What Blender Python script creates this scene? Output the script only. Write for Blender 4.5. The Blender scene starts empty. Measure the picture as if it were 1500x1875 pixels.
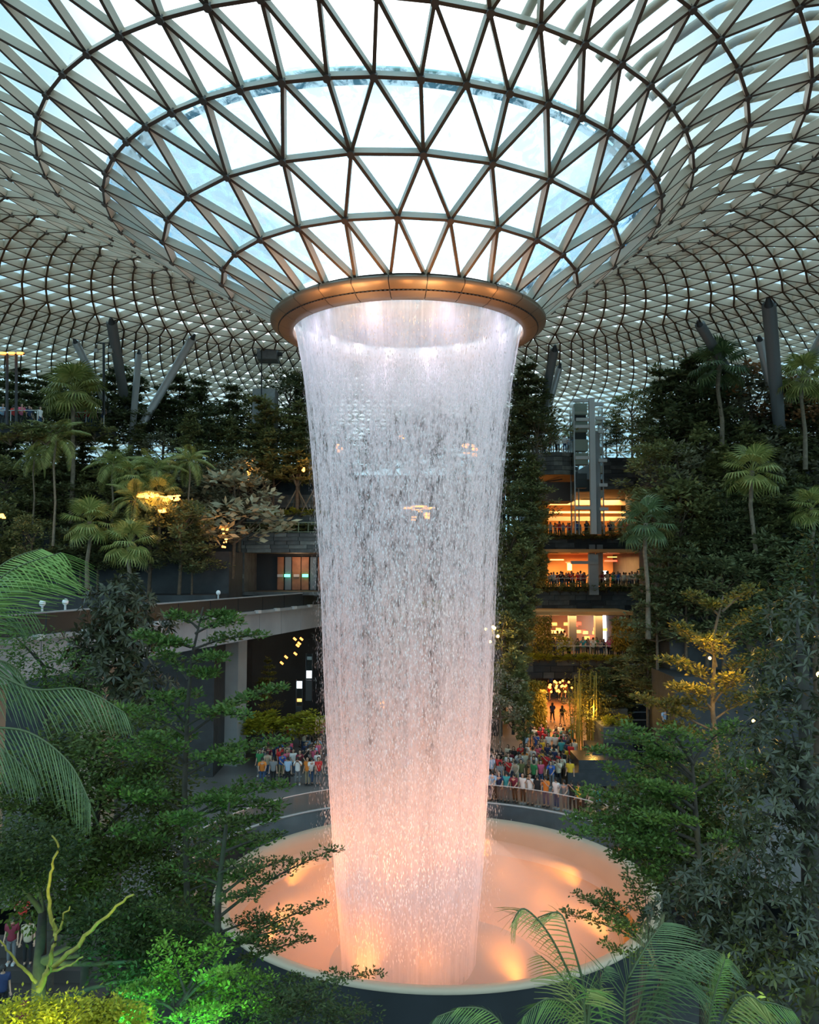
import bpy, math, random
import numpy as np
from mathutils import Vector, Matrix
random.seed(7); rng = np.random.default_rng(7)
PI = math.pi; R_ = math.radians
sc = bpy.context.scene
col = sc.collection

# ---------------------------------------------------------------- camera
F_PX = 1500.0; W, H = 1500.0, 1875.0
PITCH = R_(3.915)
cam = bpy.data.cameras.new('camera'); cam.sensor_fit = 'HORIZONTAL'; cam.sensor_width = 36; cam.lens = 36 * F_PX / W
cam.clip_start = .1; cam.clip_end = 3000
camo = bpy.data.objects.new('camera', cam); col.objects.link(camo)
camo.location = (0, 0, 0); camo.rotation_euler = (PI / 2 + PITCH, 0, 0)
sc.camera = camo
sc.view_settings.view_transform = 'Standard'; sc.view_settings.look = 'None'
sc.view_settings.gamma = 1; sc.view_settings.use_curve_mapping = False
sc.view_settings.exposure = 0.55
cy = sc.cycles
cy.transparent_max_bounces = 28; cy.max_bounces = 7; cy.diffuse_bounces = 3; cy.glossy_bounces = 2
cy.transmission_bounces = 3; cy.volume_bounces = 1; cy.sample_clamp_indirect = 4; cy.sample_clamp_direct = 0
cy.use_adaptive_sampling = True; cy.adaptive_threshold = .02; cy.caustics_reflective = False; cy.caustics_refractive = False

cp, sp = math.cos(PITCH), math.sin(PITCH)
def ray(px, py):
    u = (px - W / 2) / F_PX; v = -(py - H / 2) / F_PX
    return Vector((u, cp - v * sp, sp + v * cp))
def at(px, py, Y):                     # world point seen at a pixel, at world depth Y
    d = ray(px, py); return d * (Y / d.y)
def floor_at(px, py, z):
    d = ray(px, py); return d * (z / d.z)

# ---------------------------------------------------------------- world: bright overcast dusk sky
wd = bpy.data.worlds.new('sky'); sc.world = wd; wd.use_nodes = True
nt = wd.node_tree; nt.nodes.clear()
def N(nt, t, **k):
    n = nt.nodes.new(t)
    for a, b in k.items():
        if a.startswith('i_'):
            n.inputs[int(a[2:]) if a[2:].isdigit() else a[2:].replace('_', ' ')].default_value = b
        else: setattr(n, a, b)
    return n
o_ = N(nt, 'ShaderNodeOutputWorld'); bg = N(nt, 'ShaderNodeBackground'); tc = N(nt, 'ShaderNodeTexCoord')
no = N(nt, 'ShaderNodeTexNoise'); no.inputs['Scale'].default_value = 2.2; no.inputs['Detail'].default_value = 5
cr = N(nt, 'ShaderNodeValToRGB'); cr.color_ramp.elements[0].position = .42; cr.color_ramp.elements[0].color = (.37, .68, .84, 1)
cr.color_ramp.elements[1].position = .72; cr.color_ramp.elements[1].color = (.62, .83, .92, 1)
nt.links.new(tc.outputs['Generated'], no.inputs['Vector']); nt.links.new(no.outputs['Fac'], cr.inputs['Fac'])
nt.links.new(cr.outputs['Color'], bg.inputs['Color']); nt.links.new(bg.outputs[0], o_.inputs[0])
# the overcast is brightest where the low sun stands behind it, ahead and above
gd = N(nt, 'ShaderNodeVectorMath', operation='DOT_PRODUCT'); gd.inputs[1].default_value = (-.02, .90, .44)
nz_ = N(nt, 'ShaderNodeVectorMath', operation='NORMALIZE'); nt.links.new(tc.outputs['Generated'], nz_.inputs[0]); nt.links.new(nz_.outputs[0], gd.inputs[0])
mr = N(nt, 'ShaderNodeMapRange'); mr.interpolation_type = 'SMOOTHSTEP'; mr.inputs['From Min'].default_value = .93; mr.inputs['From Max'].default_value = 1.0; mr.inputs['To Min'].default_value = 0; mr.inputs['To Max'].default_value = 1
nt.links.new(gd.outputs['Value'], mr.inputs['Value'])
mg = N(nt, 'ShaderNodeMix', data_type='RGBA'); mg.inputs[7].default_value = (1.45, 1.5, 1.5, 1); nt.links.new(mr.outputs[0], mg.inputs[0]); nt.links.new(cr.outputs['Color'], mg.inputs[6]); nt.links.new(mg.outputs[2], bg.inputs['Color'])
bg.inputs['Strength'].default_value = 1.6

# ---------------------------------------------------------------- materials
MT = {}
def mat(name, c, rough=.7, metal=0, noise=0, nscale=4, spec=.5, bump=0, bscale=20, c2=None, emit=None, es=1, stretch=None, coat=0):
    if name in MT: return MT[name]
    m = bpy.data.materials.new(name); m.use_nodes = True; t = m.node_tree
    b = t.nodes['Principled BSDF']; b.inputs['Roughness'].default_value = rough; b.inputs['Metallic'].default_value = metal
    b.inputs['Specular IOR Level'].default_value = spec; b.inputs['Base Color'].default_value = (*c, 1)
    if coat: b.inputs['Coat Weight'].default_value = coat
    tcn = N(t, 'ShaderNodeTexCoord'); src = tcn.outputs['Object']
    if stretch:
        mp = N(t, 'ShaderNodeMapping'); mp.inputs['Scale'].default_value = stretch; t.links.new(src, mp.inputs[0]); src = mp.outputs[0]
    if noise or c2:
        n1 = N(t, 'ShaderNodeTexNoise'); n1.inputs['Scale'].default_value = nscale; n1.inputs['Detail'].default_value = 6
        t.links.new(src, n1.inputs['Vector'])
        r = N(t, 'ShaderNodeValToRGB'); r.color_ramp.elements[0].position = .35; r.color_ramp.elements[1].position = .68
        a = c; d = c2 if c2 else tuple(min(1, x * (1 + noise)) for x in c)
        r.color_ramp.elements[0].color = (*[x * (1 - noise) for x in a], 1); r.color_ramp.elements[1].color = (*d, 1)
        t.links.new(n1.outputs['Fac'], r.inputs[0]); t.links.new(r.outputs[0], b.inputs['Base Color'])
    if bump:
        n2 = N(t, 'ShaderNodeTexNoise'); n2.inputs['Scale'].default_value = bscale; t.links.new(src, n2.inputs['Vector'])
        bp = N(t, 'ShaderNodeBump'); bp.inputs['Strength'].default_value = bump; t.links.new(n2.outputs['Fac'], bp.inputs['Height']); t.links.new(bp.outputs[0], b.inputs['Normal'])
    if emit:
        b.inputs['Emission Color'].default_value = (*emit, 1); b.inputs['Emission Strength'].default_value = es
    MT[name] = m; return m
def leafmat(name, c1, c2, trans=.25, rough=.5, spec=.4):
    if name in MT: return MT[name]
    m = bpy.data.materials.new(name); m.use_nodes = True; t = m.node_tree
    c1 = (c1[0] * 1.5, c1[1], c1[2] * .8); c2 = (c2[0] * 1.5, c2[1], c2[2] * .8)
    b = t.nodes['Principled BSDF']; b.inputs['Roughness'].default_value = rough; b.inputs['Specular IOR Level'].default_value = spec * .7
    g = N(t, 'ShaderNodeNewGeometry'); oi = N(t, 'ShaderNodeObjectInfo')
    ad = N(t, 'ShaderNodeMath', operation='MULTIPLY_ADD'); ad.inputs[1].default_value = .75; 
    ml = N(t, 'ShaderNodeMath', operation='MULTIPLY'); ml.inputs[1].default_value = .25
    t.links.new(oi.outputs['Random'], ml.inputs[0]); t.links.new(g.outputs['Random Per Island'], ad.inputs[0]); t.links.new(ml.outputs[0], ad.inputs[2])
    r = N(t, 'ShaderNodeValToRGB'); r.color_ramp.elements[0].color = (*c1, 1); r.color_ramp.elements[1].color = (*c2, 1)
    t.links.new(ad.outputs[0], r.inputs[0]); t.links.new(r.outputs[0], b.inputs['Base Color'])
    if trans:
        tr = N(t, 'ShaderNodeBsdfTranslucent'); mx = N(t, 'ShaderNodeMixShader'); mx.inputs[0].default_value = trans
        t.links.new(r.outputs[0], tr.inputs[0]); t.links.new(b.outputs[0], mx.inputs[1]); t.links.new(tr.outputs[0], mx.inputs[2])
        t.links.new(mx.outputs[0], t.nodes['Material Output'].inputs[0])
    MT[name] = m; return m
def objcol(name, rough=.8):
    if name in MT: return MT[name]
    m = bpy.data.materials.new(name); m.use_nodes = True; t = m.node_tree
    oi = N(t, 'ShaderNodeObjectInfo'); b = t.nodes['Principled BSDF']; b.inputs['Roughness'].default_value = rough
    t.links.new(oi.outputs['Color'], b.inputs['Base Color']); MT[name] = m; return m
def glassmat(name, tint=(.93, .98, 1), refl=.08, rough=.02, fac=None):
    if name in MT: return MT[name]
    m = bpy.data.materials.new(name); m.use_nodes = True; t = m.node_tree; t.nodes.remove(t.nodes['Principled BSDF'])
    tr = N(t, 'ShaderNodeBsdfTransparent'); tr.inputs[0].default_value = (*tint, 1)
    gl = N(t, 'ShaderNodeBsdfGlossy'); gl.inputs['Roughness'].default_value = rough
    lw = N(t, 'ShaderNodeLayerWeight'); lw.inputs[0].default_value = .25
    mu = N(t, 'ShaderNodeMath', operation='MULTIPLY_ADD'); mu.inputs[1].default_value = .5; mu.inputs[2].default_value = refl * .4
    t.links.new(lw.outputs['Fresnel'], mu.inputs[0])
    mx = N(t, 'ShaderNodeMixShader'); t.links.new(mu.outputs[0], mx.inputs[0]); t.links.new(tr.outputs[0], mx.inputs[1]); t.links.new(gl.outputs[0], mx.inputs[2])
    t.links.new(mx.outputs[0], t.nodes['Material Output'].inputs[0]); MT[name] = m; return m

M_beam = mat('beam_paint', (.60, .49, .37), .5, noise=.04, nscale=1)
M_edge = mat('beam_edge', (.085, .05, .032), .5)
M_node = mat('node_steel', (.10, .075, .06), .5, .3)
M_glass = glassmat('roof_glass')
M_clear = glassmat('rail_glass', (.86, .90, .90), .0, .2)
M_bronze = mat('bronze_panel', (.22, .16, .105), .48, .45, noise=.06, nscale=.6)
M_dark = mat('dark_metal', (.02, .02, .022), .5)
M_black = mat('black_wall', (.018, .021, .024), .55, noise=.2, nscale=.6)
M_stone = mat('grey_stone', (.085, .088, .085), .75, noise=.35, nscale=1.3, bump=.3, bscale=6)
M_stone2 = mat('light_stone', (.16, .165, .15), .75, noise=.3, nscale=1.3, bump=.3, bscale=6)
M_stone3 = mat('dark_stone', (.03, .032, .034), .7, noise=.3, nscale=1.3, bump=.3, bscale=6)
M_steel = mat('column_steel', (.42, .42, .42), .38, .35)
M_pale = mat('pale_paint', (.55, .56, .55), .55)
M_conc = mat('concrete', (.30, .31, .31), .8, noise=.12, nscale=.5)
M_floor = mat('plaza_tile', (.16, .15, .145), .35, noise=.15, nscale=.4)
M_orange = mat('warm_timber', (.62, .30, .10), .6, noise=.08, nscale=.5)
M_cream = mat('cream_wall', (.75, .62, .45), .6)
M_soil = mat('soil', (.02, .022, .015), .95)
M_bark = mat('bark', (.12, .085, .055), .9, noise=.3, nscale=6)
M_barkd = mat('dark_bark', (.035, .028, .02), .9, noise=.3, nscale=6)
M_palmbark = mat('palm_bark', (.20, .16, .11), .9, noise=.25, nscale=5)
M_yel = mat('pale_branch', (.30, .24, .04), .8, noise=.2, nscale=8)
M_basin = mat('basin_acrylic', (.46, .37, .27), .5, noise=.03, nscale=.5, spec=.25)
M_lampw = mat('lamp_warm', (1, .6, .25), emit=(1, .34, .06), es=2.6)
M_lampy = mat('lamp_yellow', (1, .7, .3), emit=(1, .6, .15), es=12)
M_lampc = mat('lamp_cool', (1, 1, 1), emit=(.9, .9, 1), es=3.2)
M_strip = mat('lamp_strip', (1, .7, .4), emit=(1, .42, .10), es=2.2)
M_red = mat('lamp_red', (1, .1, .05), emit=(1, .06, .03), es=3)
M_exit = mat('exit_green', (.1, 1, .5), emit=(.1, 1, .45), es=3)
M_cloth = objcol('cloth'); M_skin = mat('skin', (.52, .32, .22), .6); M_hair = mat('hair', (.015, .012, .01), .6)
M_eye = mat('eye_dark', (.02, .015, .01), .4)

# ---------------------------------------------------------------- mesh building
class MB:
    def __init__(s): s.v = []; s.f = []; s.m = []
    def poly(s, pts, m=0):
        b = len(s.v); s.v += [tuple(p) for p in pts]; s.f.append(tuple(range(b, b + len(pts)))); s.m.append(m)
    def box(s, c, d, rz=0, m=0, mb=None):
        c = Vector(c); hx, hy, hz = d[0] / 2, d[1] / 2, d[2] / 2; co, si = math.cos(rz), math.sin(rz); b = len(s.v)
        for z in (-hz, hz):
            for x, y in ((-hx, -hy), (hx, -hy), (hx, hy), (-hx, hy)):
                s.v.append((c.x + x * co - y * si, c.y + x * si + y * co, c.z + z))
        for q in ((0, 3, 2, 1), (4, 5, 6, 7), (0, 1, 5, 4), (1, 2, 6, 5), (2, 3, 7, 6), (3, 0, 4, 7)):
            s.f.append(tuple(b + i for i in q)); s.m.append(m)
        if mb is not None: s.m[-6] = mb
    def bar(s, a, b, w, d, nrm, m=0, m2=None):         # box bar from a to b, width w, depth d grown along nrm
        a = Vector(a); b = Vector(b); t = (b - a).normalized(); nrm = Vector(nrm); nrm = (nrm - t * nrm.dot(t)).normalized()
        u = t.cross(nrm) * (w / 2); n = nrm * d; k = len(s.v)
        for p in (a, b):
            for q in (-u, u, u + n, -u + n): s.v.append(tuple(p + q))
        for q in ((0, 1, 5, 4), (1, 2, 6, 5), (2, 3, 7, 6), (3, 0, 4, 7), (3, 2, 1, 0), (4, 5, 6, 7)):
            s.f.append(tuple(k + i for i in q)); s.m.append(m)
        if m2 is not None: s.m[-6] = m2
    def tube(s, pts, r, n=6, m=0, cap=True):
        pts = [Vector(p) for p in pts]; rs = r if hasattr(r, '__len__') else [r] * len(pts); k = len(s.v)
        for i, p in enumerate(pts):
            t = (pts[min(i + 1, len(pts) - 1)] - pts[max(i - 1, 0)]).normalized()
            a = t.cross(Vector((0, 0, 1)) if abs(t.z) < .9 else Vector((1, 0, 0))).normalized(); b = t.cross(a)
            for j in range(n):
                an = 2 * PI * j / n; s.v.append(tuple(p + (a * math.cos(an) + b * math.sin(an)) * rs[i]))
        for i in range(len(pts) - 1):
            for j in range(n):
                s.f.append((k + i * n + j, k + i * n + (j + 1) % n, k + (i + 1) * n + (j + 1) % n, k + (i + 1) * n + j)); s.m.append(m)
        if cap:
            s.f.append(tuple(k + j for j in range(n))); s.m.append(m)
            s.f.append(tuple(k + (len(pts) - 1) * n + j for j in range(n))); s.m.append(m)
    def revolve(s, prof, c=(0, 0, 0), n=64, a0=0, a1=2 * PI, m=0, ms=None, tilt=0):
        k = len(s.v); full = abs(a1 - a0 - 2 * PI) < 1e-6; cols = n if full else n + 1; P = len(prof)
        for j in range(cols):
            a = a0 + (a1 - a0) * j / n
            for (r, z) in prof: s.v.append((c[0] + r * math.cos(a), c[1] + r * math.sin(a), c[2] + z + tilt * r * math.cos(a)))
        for j in range(n):
            j2 = (j + 1) % cols
            for i in range(P - 1):
                s.f.append((k + j * P + i, k + j2 * P + i, k + j2 * P + i + 1, k + j * P + i + 1)); s.m.append(ms[i] if ms else m)
    def ball(s, c, r, n=8, m=0, sz=1):
        prof = [(r * math.sin(PI * i / 6) + (1e-4), -r * sz * math.cos(PI * i / 6)) for i in range(7)]
        s.revolve(prof, c, n, m=m)
    def mesh(s, name, mats, smooth=False):
        me = bpy.data.meshes.new(name); me.from_pydata(s.v, [], s.f)
        for x in (mats if isinstance(mats, (list, tuple)) else [mats]): me.materials.append(x)
        if any(s.m): me.polygons.foreach_set('material_index', s.m)
        if smooth: me.polygons.foreach_set('use_smooth', [True] * len(me.polygons))
        me.update(); return me
    def build(s, name, mats, parent=None, smooth=False, world=True):
        return link(name, s.mesh(name, mats, smooth), parent, world)
def link(name, me, parent=None, world=False):
    o = bpy.data.objects.new(name, me); col.objects.link(o)
    if parent:
        o.parent = parent
        if world: o.matrix_parent_inverse = parent.matrix_basis.inverted()
    return o
def tag(o, label=None, cat=None, group=None, kind=None):
    if label: o['label'] = label
    if cat: o['category'] = cat
    if group: o['group'] = group
    if kind: o['kind'] = kind
    return o
def thing(name, label, cat, loc=(0, 0, 0), rz=0, group=None):
    o = bpy.data.objects.new(name, None); col.objects.link(o); o.location = loc; o.rotation_euler = (0, 0, rz)
    o.empty_display_size = .2
    return tag(o, label, cat, group)
def struct(name, loc=(0, 0, 0)):
    o = bpy.data.objects.new(name, None); col.objects.link(o); o.location = loc; o['kind'] = 'structure'; return o
def copy_tree(o, parent=None):
    c = o.copy(); col.objects.link(c); c.parent = parent
    for ch in o.children: copy_tree(ch, c)
    return c
def place(o, loc, rz=0, s=1):
    o.location = loc; o.rotation_euler = (0, 0, rz); o.scale = (s, s, s) if not hasattr(s, '__len__') else s; return o
def spot(name, loc, to, energy, color, angle=60, size=.3, blend=.6):
    l = bpy.data.lights.new(name, 'SPOT'); l.energy = energy; l.color = color; l.spot_size = R_(angle); l.spot_blend = blend; l.shadow_soft_size = size
    o = bpy.data.objects.new(name, l); col.objects.link(o); o.location = loc
    o.rotation_euler = (Vector(to) - Vector(loc)).to_track_quat('-Z', 'Y').to_euler(); return o
def point(name, loc, energy, color, size=.3):
    l = bpy.data.lights.new(name, 'POINT'); l.energy = energy; l.color = color; l.shadow_soft_size = size
    o = bpy.data.objects.new(name, l); col.objects.link(o); o.location = loc; return o
def area(name, loc, energy, color, sx, sy, rot=(0, 0, 0)):
    l = bpy.data.lights.new(name, 'AREA'); l.shape = 'RECTANGLE'; l.size = sx; l.size_y = sy; l.energy = energy; l.color = color
    o = bpy.data.objects.new(name, l); col.objects.link(o); o.location = loc; o.rotation_euler = rot; return o

# ================================================================= ROOF SHELL
D = 40.0; S = D / 34.0
RINGS = [(-.054, 5.35, 10.30, -.002, 26), (-.394, 7.411, 11.656, -.002, 26), (-.696, 9.392, 12.842, -.009, 26),
         (-1.03, 11.28, 14.133, -.012, 52), (-1.667, 13.062, 15.309, -.02, 52), (-1.9, 15.2, 16.3, -.02, 52), (-1.9, 17.2, 16.95, -.018, 52),
         (-1.9, 18.7, 17.2, -.015, 104), (-1.9, 20.0, 17.35, -.012, 104), (-1.9, 21.3, 17.4, -.01, 104), (-1.9, 22.6, 17.3, -.008, 104), (-1.9, 23.9, 17.15, -.006, 104),
         (-1.9, 25.2, 16.9, -.004, 104), (-1.9, 26.4, 16.6, 0, 104), (-1.9, 27.6, 16.3, 0, 208)]
RINGS = [(a * S, b * S, c * S, t, n) for a, b, c, t, n in RINGS]
pr = [(32.5, 19.2), (36, 18.6), (40, 18.0), (45, 17.6), (50, 17.1), (55, 16.5), (60, 15.7), (66, 13.9), (72, 10.5), (77, 5.5), (80, 0), (81, -6)]
r_ = 34.1
while r_ < 80.9:
    z_ = float(np.interp(r_, [p[0] for p in pr], [p[1] for p in pr]))
    RINGS.append((-1.9 * S, r_, z_, 0, 208)); r_ += 1.75 if r_ < 72 else 1.5
phase = -PI / 2
nodes = []; stag = 0.5
for k, (cx, R, z, t, n) in enumerate(RINGS):
    if k and n != RINGS[k - 1][4]: off = stag_ang            # aligned with the previous ring's nodes
    elif k: off = stag_ang + PI / n
    else: off = PI / n
    stag_ang = off
    an = phase + off + 2 * PI * np.arange(n) / n
    nodes.append(np.stack([cx + R * np.cos(an), D + R * np.sin(an), z + t * R * np.cos(an)], 1))
edges = []; tris = []        # with ring index
for k in range(len(nodes)):
    n = len(nodes[k]); A = nodes[k]
    for i in range(n): edges.append((k, i, k, (i + 1) % n))
    if k + 1 < len(nodes):
        m = len(nodes[k + 1])
        if m == n:
            for i in range(n):
                # next ring node j lies half a step ahead of node i (off grows by PI/n)
                j = i; edges.append((k, i, k + 1, j)); edges.append((k, i, k + 1, (j - 1) % n))
                tris.append(((k, i), (k + 1, j), (k, (i + 1) % n))); tris.append(((k, i), (k + 1, (j - 1) % n), (k + 1, j)))
        else:
            for i in range(n):
                j = 2 * i
                for q in (j - 1, j, j + 1): edges.append((k, i, k + 1, q % m))
                tris.append(((k, i), (k + 1, (j - 1) % m), (k + 1, j))); tris.append(((k, i), (k + 1, j), (k + 1, (j + 1) % m)))
                tris.append(((k, i), (k + 1, (j + 1) % m), (k, (i + 1) % n)))
# upward normals of the shell at each node
nrm = []
for k, (cx, R, z, t, n) in enumerate(RINGS):
    a = RINGS[max(k - 1, 0)]; b = RINGS[min(k + 1, len(RINGS) - 1)]
    dr, dz = b[1] - a[1], b[2] - a[2]; L = math.hypot(dr, dz)
    c = nodes[k] - np.array([cx, D, 0]); an = np.arctan2(c[:, 1], c[:, 0])
    nrm.append(np.stack([-dz / L * np.cos(an), -dz / L * np.sin(an), np.full(n, dr / L)], 1))
roof = struct('ceiling', (0, 0, 0))
def in_view(p):
    d = p[1] * cp + p[2] * sp
    if d < 1: return False
    u = 750 + F_PX * p[0] / d; v = 937.5 - F_PX * (-p[1] * sp + p[2] * cp) / d
    return -40 < u < 1540 and -40 < v < 1000
rest = MB(); cnt = 0
BW, BD = .13, .36
def R0(k): return RINGS[k][1]
el = []
for (k, i, l, j) in edges:
    a, b = nodes[k][i], nodes[l][j]; mid = (a + b) / 2
    if mid[1] < 6: continue
    el.append((0 if (k <= 6 and l <= 6 and (in_view(a) or in_view(b)) and mid[1] < D + 4) else 1, float(np.linalg.norm(mid)), k, i, l, j))
el.sort()
for (g, dist, k, i, l, j) in el:
    a, b = nodes[k][i], nodes[l][j]; nn = nrm[k][i] + nrm[l][j]; w = BW if max(k, l) < 8 else .13 if k < 16 else .10 if R0(k) < 46 else .07; dd = BD if max(k, l) < 8 else .55 if R0(k) < 38 else .34 if R0(k) < 46 else .20
    if k == l == 0: continue
    if g == 0 and cnt < 300:
        m = MB(); m.bar(a, b, w, dd, nn, 0, 1); m.build('beam', [M_beam, M_edge], roof); cnt += 1
    else: rest.bar(a, b, w, dd, nn, 0, 1)
tag(rest.build('beam', [M_beam, M_edge], roof), kind='stuff')
rest = MB(); cnt = 0; tl = []
for t in tris:
    p = [nodes[k][i] for k, i in t]; mid = sum(p) / 3
    if mid[1] < 6: continue
    g = 0 if (in_view(mid) and mid[1] < D and t[1][0] <= 6) else 1
    tl.append((g, float(np.linalg.norm(mid)), t))
tl.sort(key=lambda x: x[:2])
for g, dist, t in tl:
    q = []
    for k, i in t: q.append(nodes[k][i] + nrm[k][i] * (BD + .03))
    if g == 0 and cnt < 300:
        m = MB(); m.poly(q); m.build('pane', M_glass, roof); cnt += 1
    else: rest.poly(q)
tag(rest.build('pane', M_glass, roof), kind='stuff')
nd = MB()
for k in range(1, 8):
    for i in range(len(nodes[k])):
        p = nodes[k][i]; nn = Vector(nrm[k][i]); nd.tube([Vector(p) - nn * .09, Vector(p) + nn * .12], .15, 8)
tag(nd.build('node', M_node, roof), kind='stuff')

# water film flowing over the funnel glass
def film_mat():
    m = bpy.data.materials.new('water_film'); m.use_nodes = True; t = m.node_tree; t.nodes.remove(t.nodes['Principled BSDF'])
    tcn = N(t, 'ShaderNodeTexCoord'); n1 = N(t, 'ShaderNodeTexNoise'); n1.inputs['Scale'].default_value = 1.5; n1.inputs['Detail'].default_value = 8; n1.inputs['Roughness'].default_value = .65; n1.inputs['Distortion'].default_value = .8
    t.links.new(tcn.outputs['Object'], n1.inputs['Vector'])
    rp = N(t, 'ShaderNodeValToRGB'); rp.color_ramp.elements[0].position = .42; rp.color_ramp.elements[1].position = .56
    rp.color_ramp.elements[0].color = (.05, .05, .05, 1); rp.color_ramp.elements[1].color = (.85, .85, .85, 1)
    t.links.new(n1.outputs['Fac'], rp.inputs[0])
    lw = N(t, 'ShaderNodeLayerWeight'); lw.inputs[0].default_value = .5
    tr = N(t, 'ShaderNodeBsdfTransparent'); mxc = N(t, 'ShaderNodeMix', data_type='RGBA')
    mxc.inputs[6].default_value = (.60, .88, 1, 1); mxc.inputs[7].default_value = (.01, .20, .46, 1)
    pw = N(t, 'ShaderNodeMath', operation='POWER'); pw.inputs[1].default_value = 1.05
    t.links.new(lw.outputs['Facing'], pw.inputs[0]); t.links.new(pw.outputs[0], mxc.inputs[0]); t.links.new(mxc.outputs[2], tr.inputs[0])
    tl_ = N(t, 'ShaderNodeBsdfTranslucent'); tl_.inputs[0].default_value = (.97, .98, 1, 1)
    mx = N(t, 'ShaderNodeMixShader'); t.links.new(rp.outputs[0], mx.inputs[0]); t.links.new(tr.outputs[0], mx.inputs[1]); t.links.new(tl_.outputs[0], mx.inputs[2])
    t.links.new(mx.outputs[0], t.nodes['Material Output'].inputs[0]); return m
fb = MB(); n = 104
prev = None
for (cx, R, z, t, _) in RINGS[:4]:
    ring = [(cx + R * math.cos(2 * PI * j / n), D + R * math.sin(2 * PI * j / n), z + t * R * math.cos(2 * PI * j / n) + BD * .8 + .22) for j in range(n)]
    if prev:
        for j in range(n): fb.poly([prev[j], prev[(j + 1) % n], ring[(j + 1) % n], ring[j]])
    prev = ring
fo = fb.build('water_film', film_mat(), smooth=True)
tag(fo, 'sheet of foaming water running down over the glass funnel', 'water')
# weir pipe round the top of the funnel
cx4, R4, z4, t4, _ = RINGS[3]
wp = thing('weir_pipe', 'pale round pipe and gutter circling the upper edge of the glass funnel', 'pipe', (cx4, D, z4))
m = MB(); rr = R4 - .95
m.revolve([(rr + .13 * math.cos(a), .86 + .13 * math.sin(a)) for a in np.linspace(0, 2 * PI, 9)], (0, 0, 0), 96, tilt=t4)
m.build('pipe', mat('cream_pipe', (.72, .70, .55), .4), wp, True, world=False)
m = MB(); m.revolve([(R4 - 1.15, .45), (R4 - 1.12, .72), (R4 - 1.16, .72), (R4 - 1.2, .45), (R4 - 1.15, .45)], (0, 0, 0), 96, tilt=t4)
m.build('gutter', mat('gutter_blue', (.20, .38, .45), .4), wp, True, world=False)
m = MB()
for j in range(104):
    a = 2 * PI * j / 104; m.bar((rr * math.cos(a), rr * math.sin(a), .74 + t4 * rr * math.cos(a)), ((R4 - 1.15) * math.cos(a), (R4 - 1.15) * math.sin(a), .6 + t4 * rr * math.cos(a)), .05, .12, (0, 0, 1))
tag(m.build('bracket', M_pale, wp, world=False), kind='stuff')

# tubular shade rails above the glass, on the right-hand flank
def shell_pt(k, az, lift):
    cx, R, z, t, n = RINGS[k]; return Vector((cx + R * math.cos(az), D + R * math.sin(az), z + t * R * math.cos(az) + lift))
cntr = 0
for q in range(34):
    az = R_(-92 + q * 6.923 / 1.0) + .02
    if q > 24 and q < 40: continue
    pts = []
    for k in range(3, 9):
        if k == 3:
            p = shell_pt(3, az - .005, 1.0) * .45 + shell_pt(4, az + PI / 52, 1.0) * .55; pts.append(p)
        else: pts.append(shell_pt(k, az + (k - 3) * PI / 52, .95))
    if not any(in_view(p) for p in pts): continue
    if q < 3: continue
    o = MB(); o.tube(pts, .17, 8); o = o.build('shade_rail', M_beam, None, True)
    cntr += 1
    tag(o, 'pale tubular rail lying on the outside of the roof glass beside the funnel', 'rail', 'tubular rails above the roof glass')

# ================================================================= FUNNEL RING
c0 = (-.054 * S, D)
ringo = thing('funnel_collar', 'bronze clad collar round the mouth of the waterfall', 'collar', (c0[0], c0[1], 0))
PO = [(5.45 * S, 10.42 * S), (5.68 * S, 10.36 * S), (5.76 * S, 10.24 * S), (5.74 * S, 10.12 * S), (5.42 * S, 9.93 * S)]
PI_ = [(5.40 * S, 9.88 * S), (5.15 * S, 9.76 * S), (4.84 * S, 9.72 * S), (4.80 * S, 9.80 * S), (4.80 * S, 10.02 * S)]
npan = 26
for nm, P in (('outer_panel', PO), ('inner_panel', PI_)):
    me = None; a_ = 2 * PI / npan
    m = MB(); m.revolve(P, (0, 0, 0), 4, .0025, a_ - .0025); me = m.mesh(nm, M_bronze, True)
    for j in range(npan):
        o = link(nm, me, ringo); o.rotation_euler = (0, 0, a_ * j + a_ / 2 - PI / 2)
m = MB(); m.revolve([(5.5 * S, 10.36 * S), (5.66 * S, 10.28 * S), (5.68 * S, 10.12 * S), (5.38 * S, 9.96 * S), (5.12 * S, 9.84 * S), (4.9 * S, 9.82 * S), (4.9 * S, 10.02 * S)], (0, 0, 0), 104)
m.build('backing', M_dark, ringo, True, world=False)
m = MB(); m.revolve([(4.86 * S, 10.08 * S), (4.86 * S, 10.45 * S), (5.0 * S, 10.62 * S), (5.45 * S, 10.5 * S)], (0, 0, 0), 104)
m.build('upper_lip', M_pale, ringo, True, world=False)
m = MB()
for j in range(208):
    a = 2 * PI * j / 208; m.box((5.41 * S * math.cos(a), 5.41 * S * math.sin(a), 9.90 * S), (.06, .09, .05), a)
tag(m.build('bolt', M_dark, ringo, world=False), kind='stuff')

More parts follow.
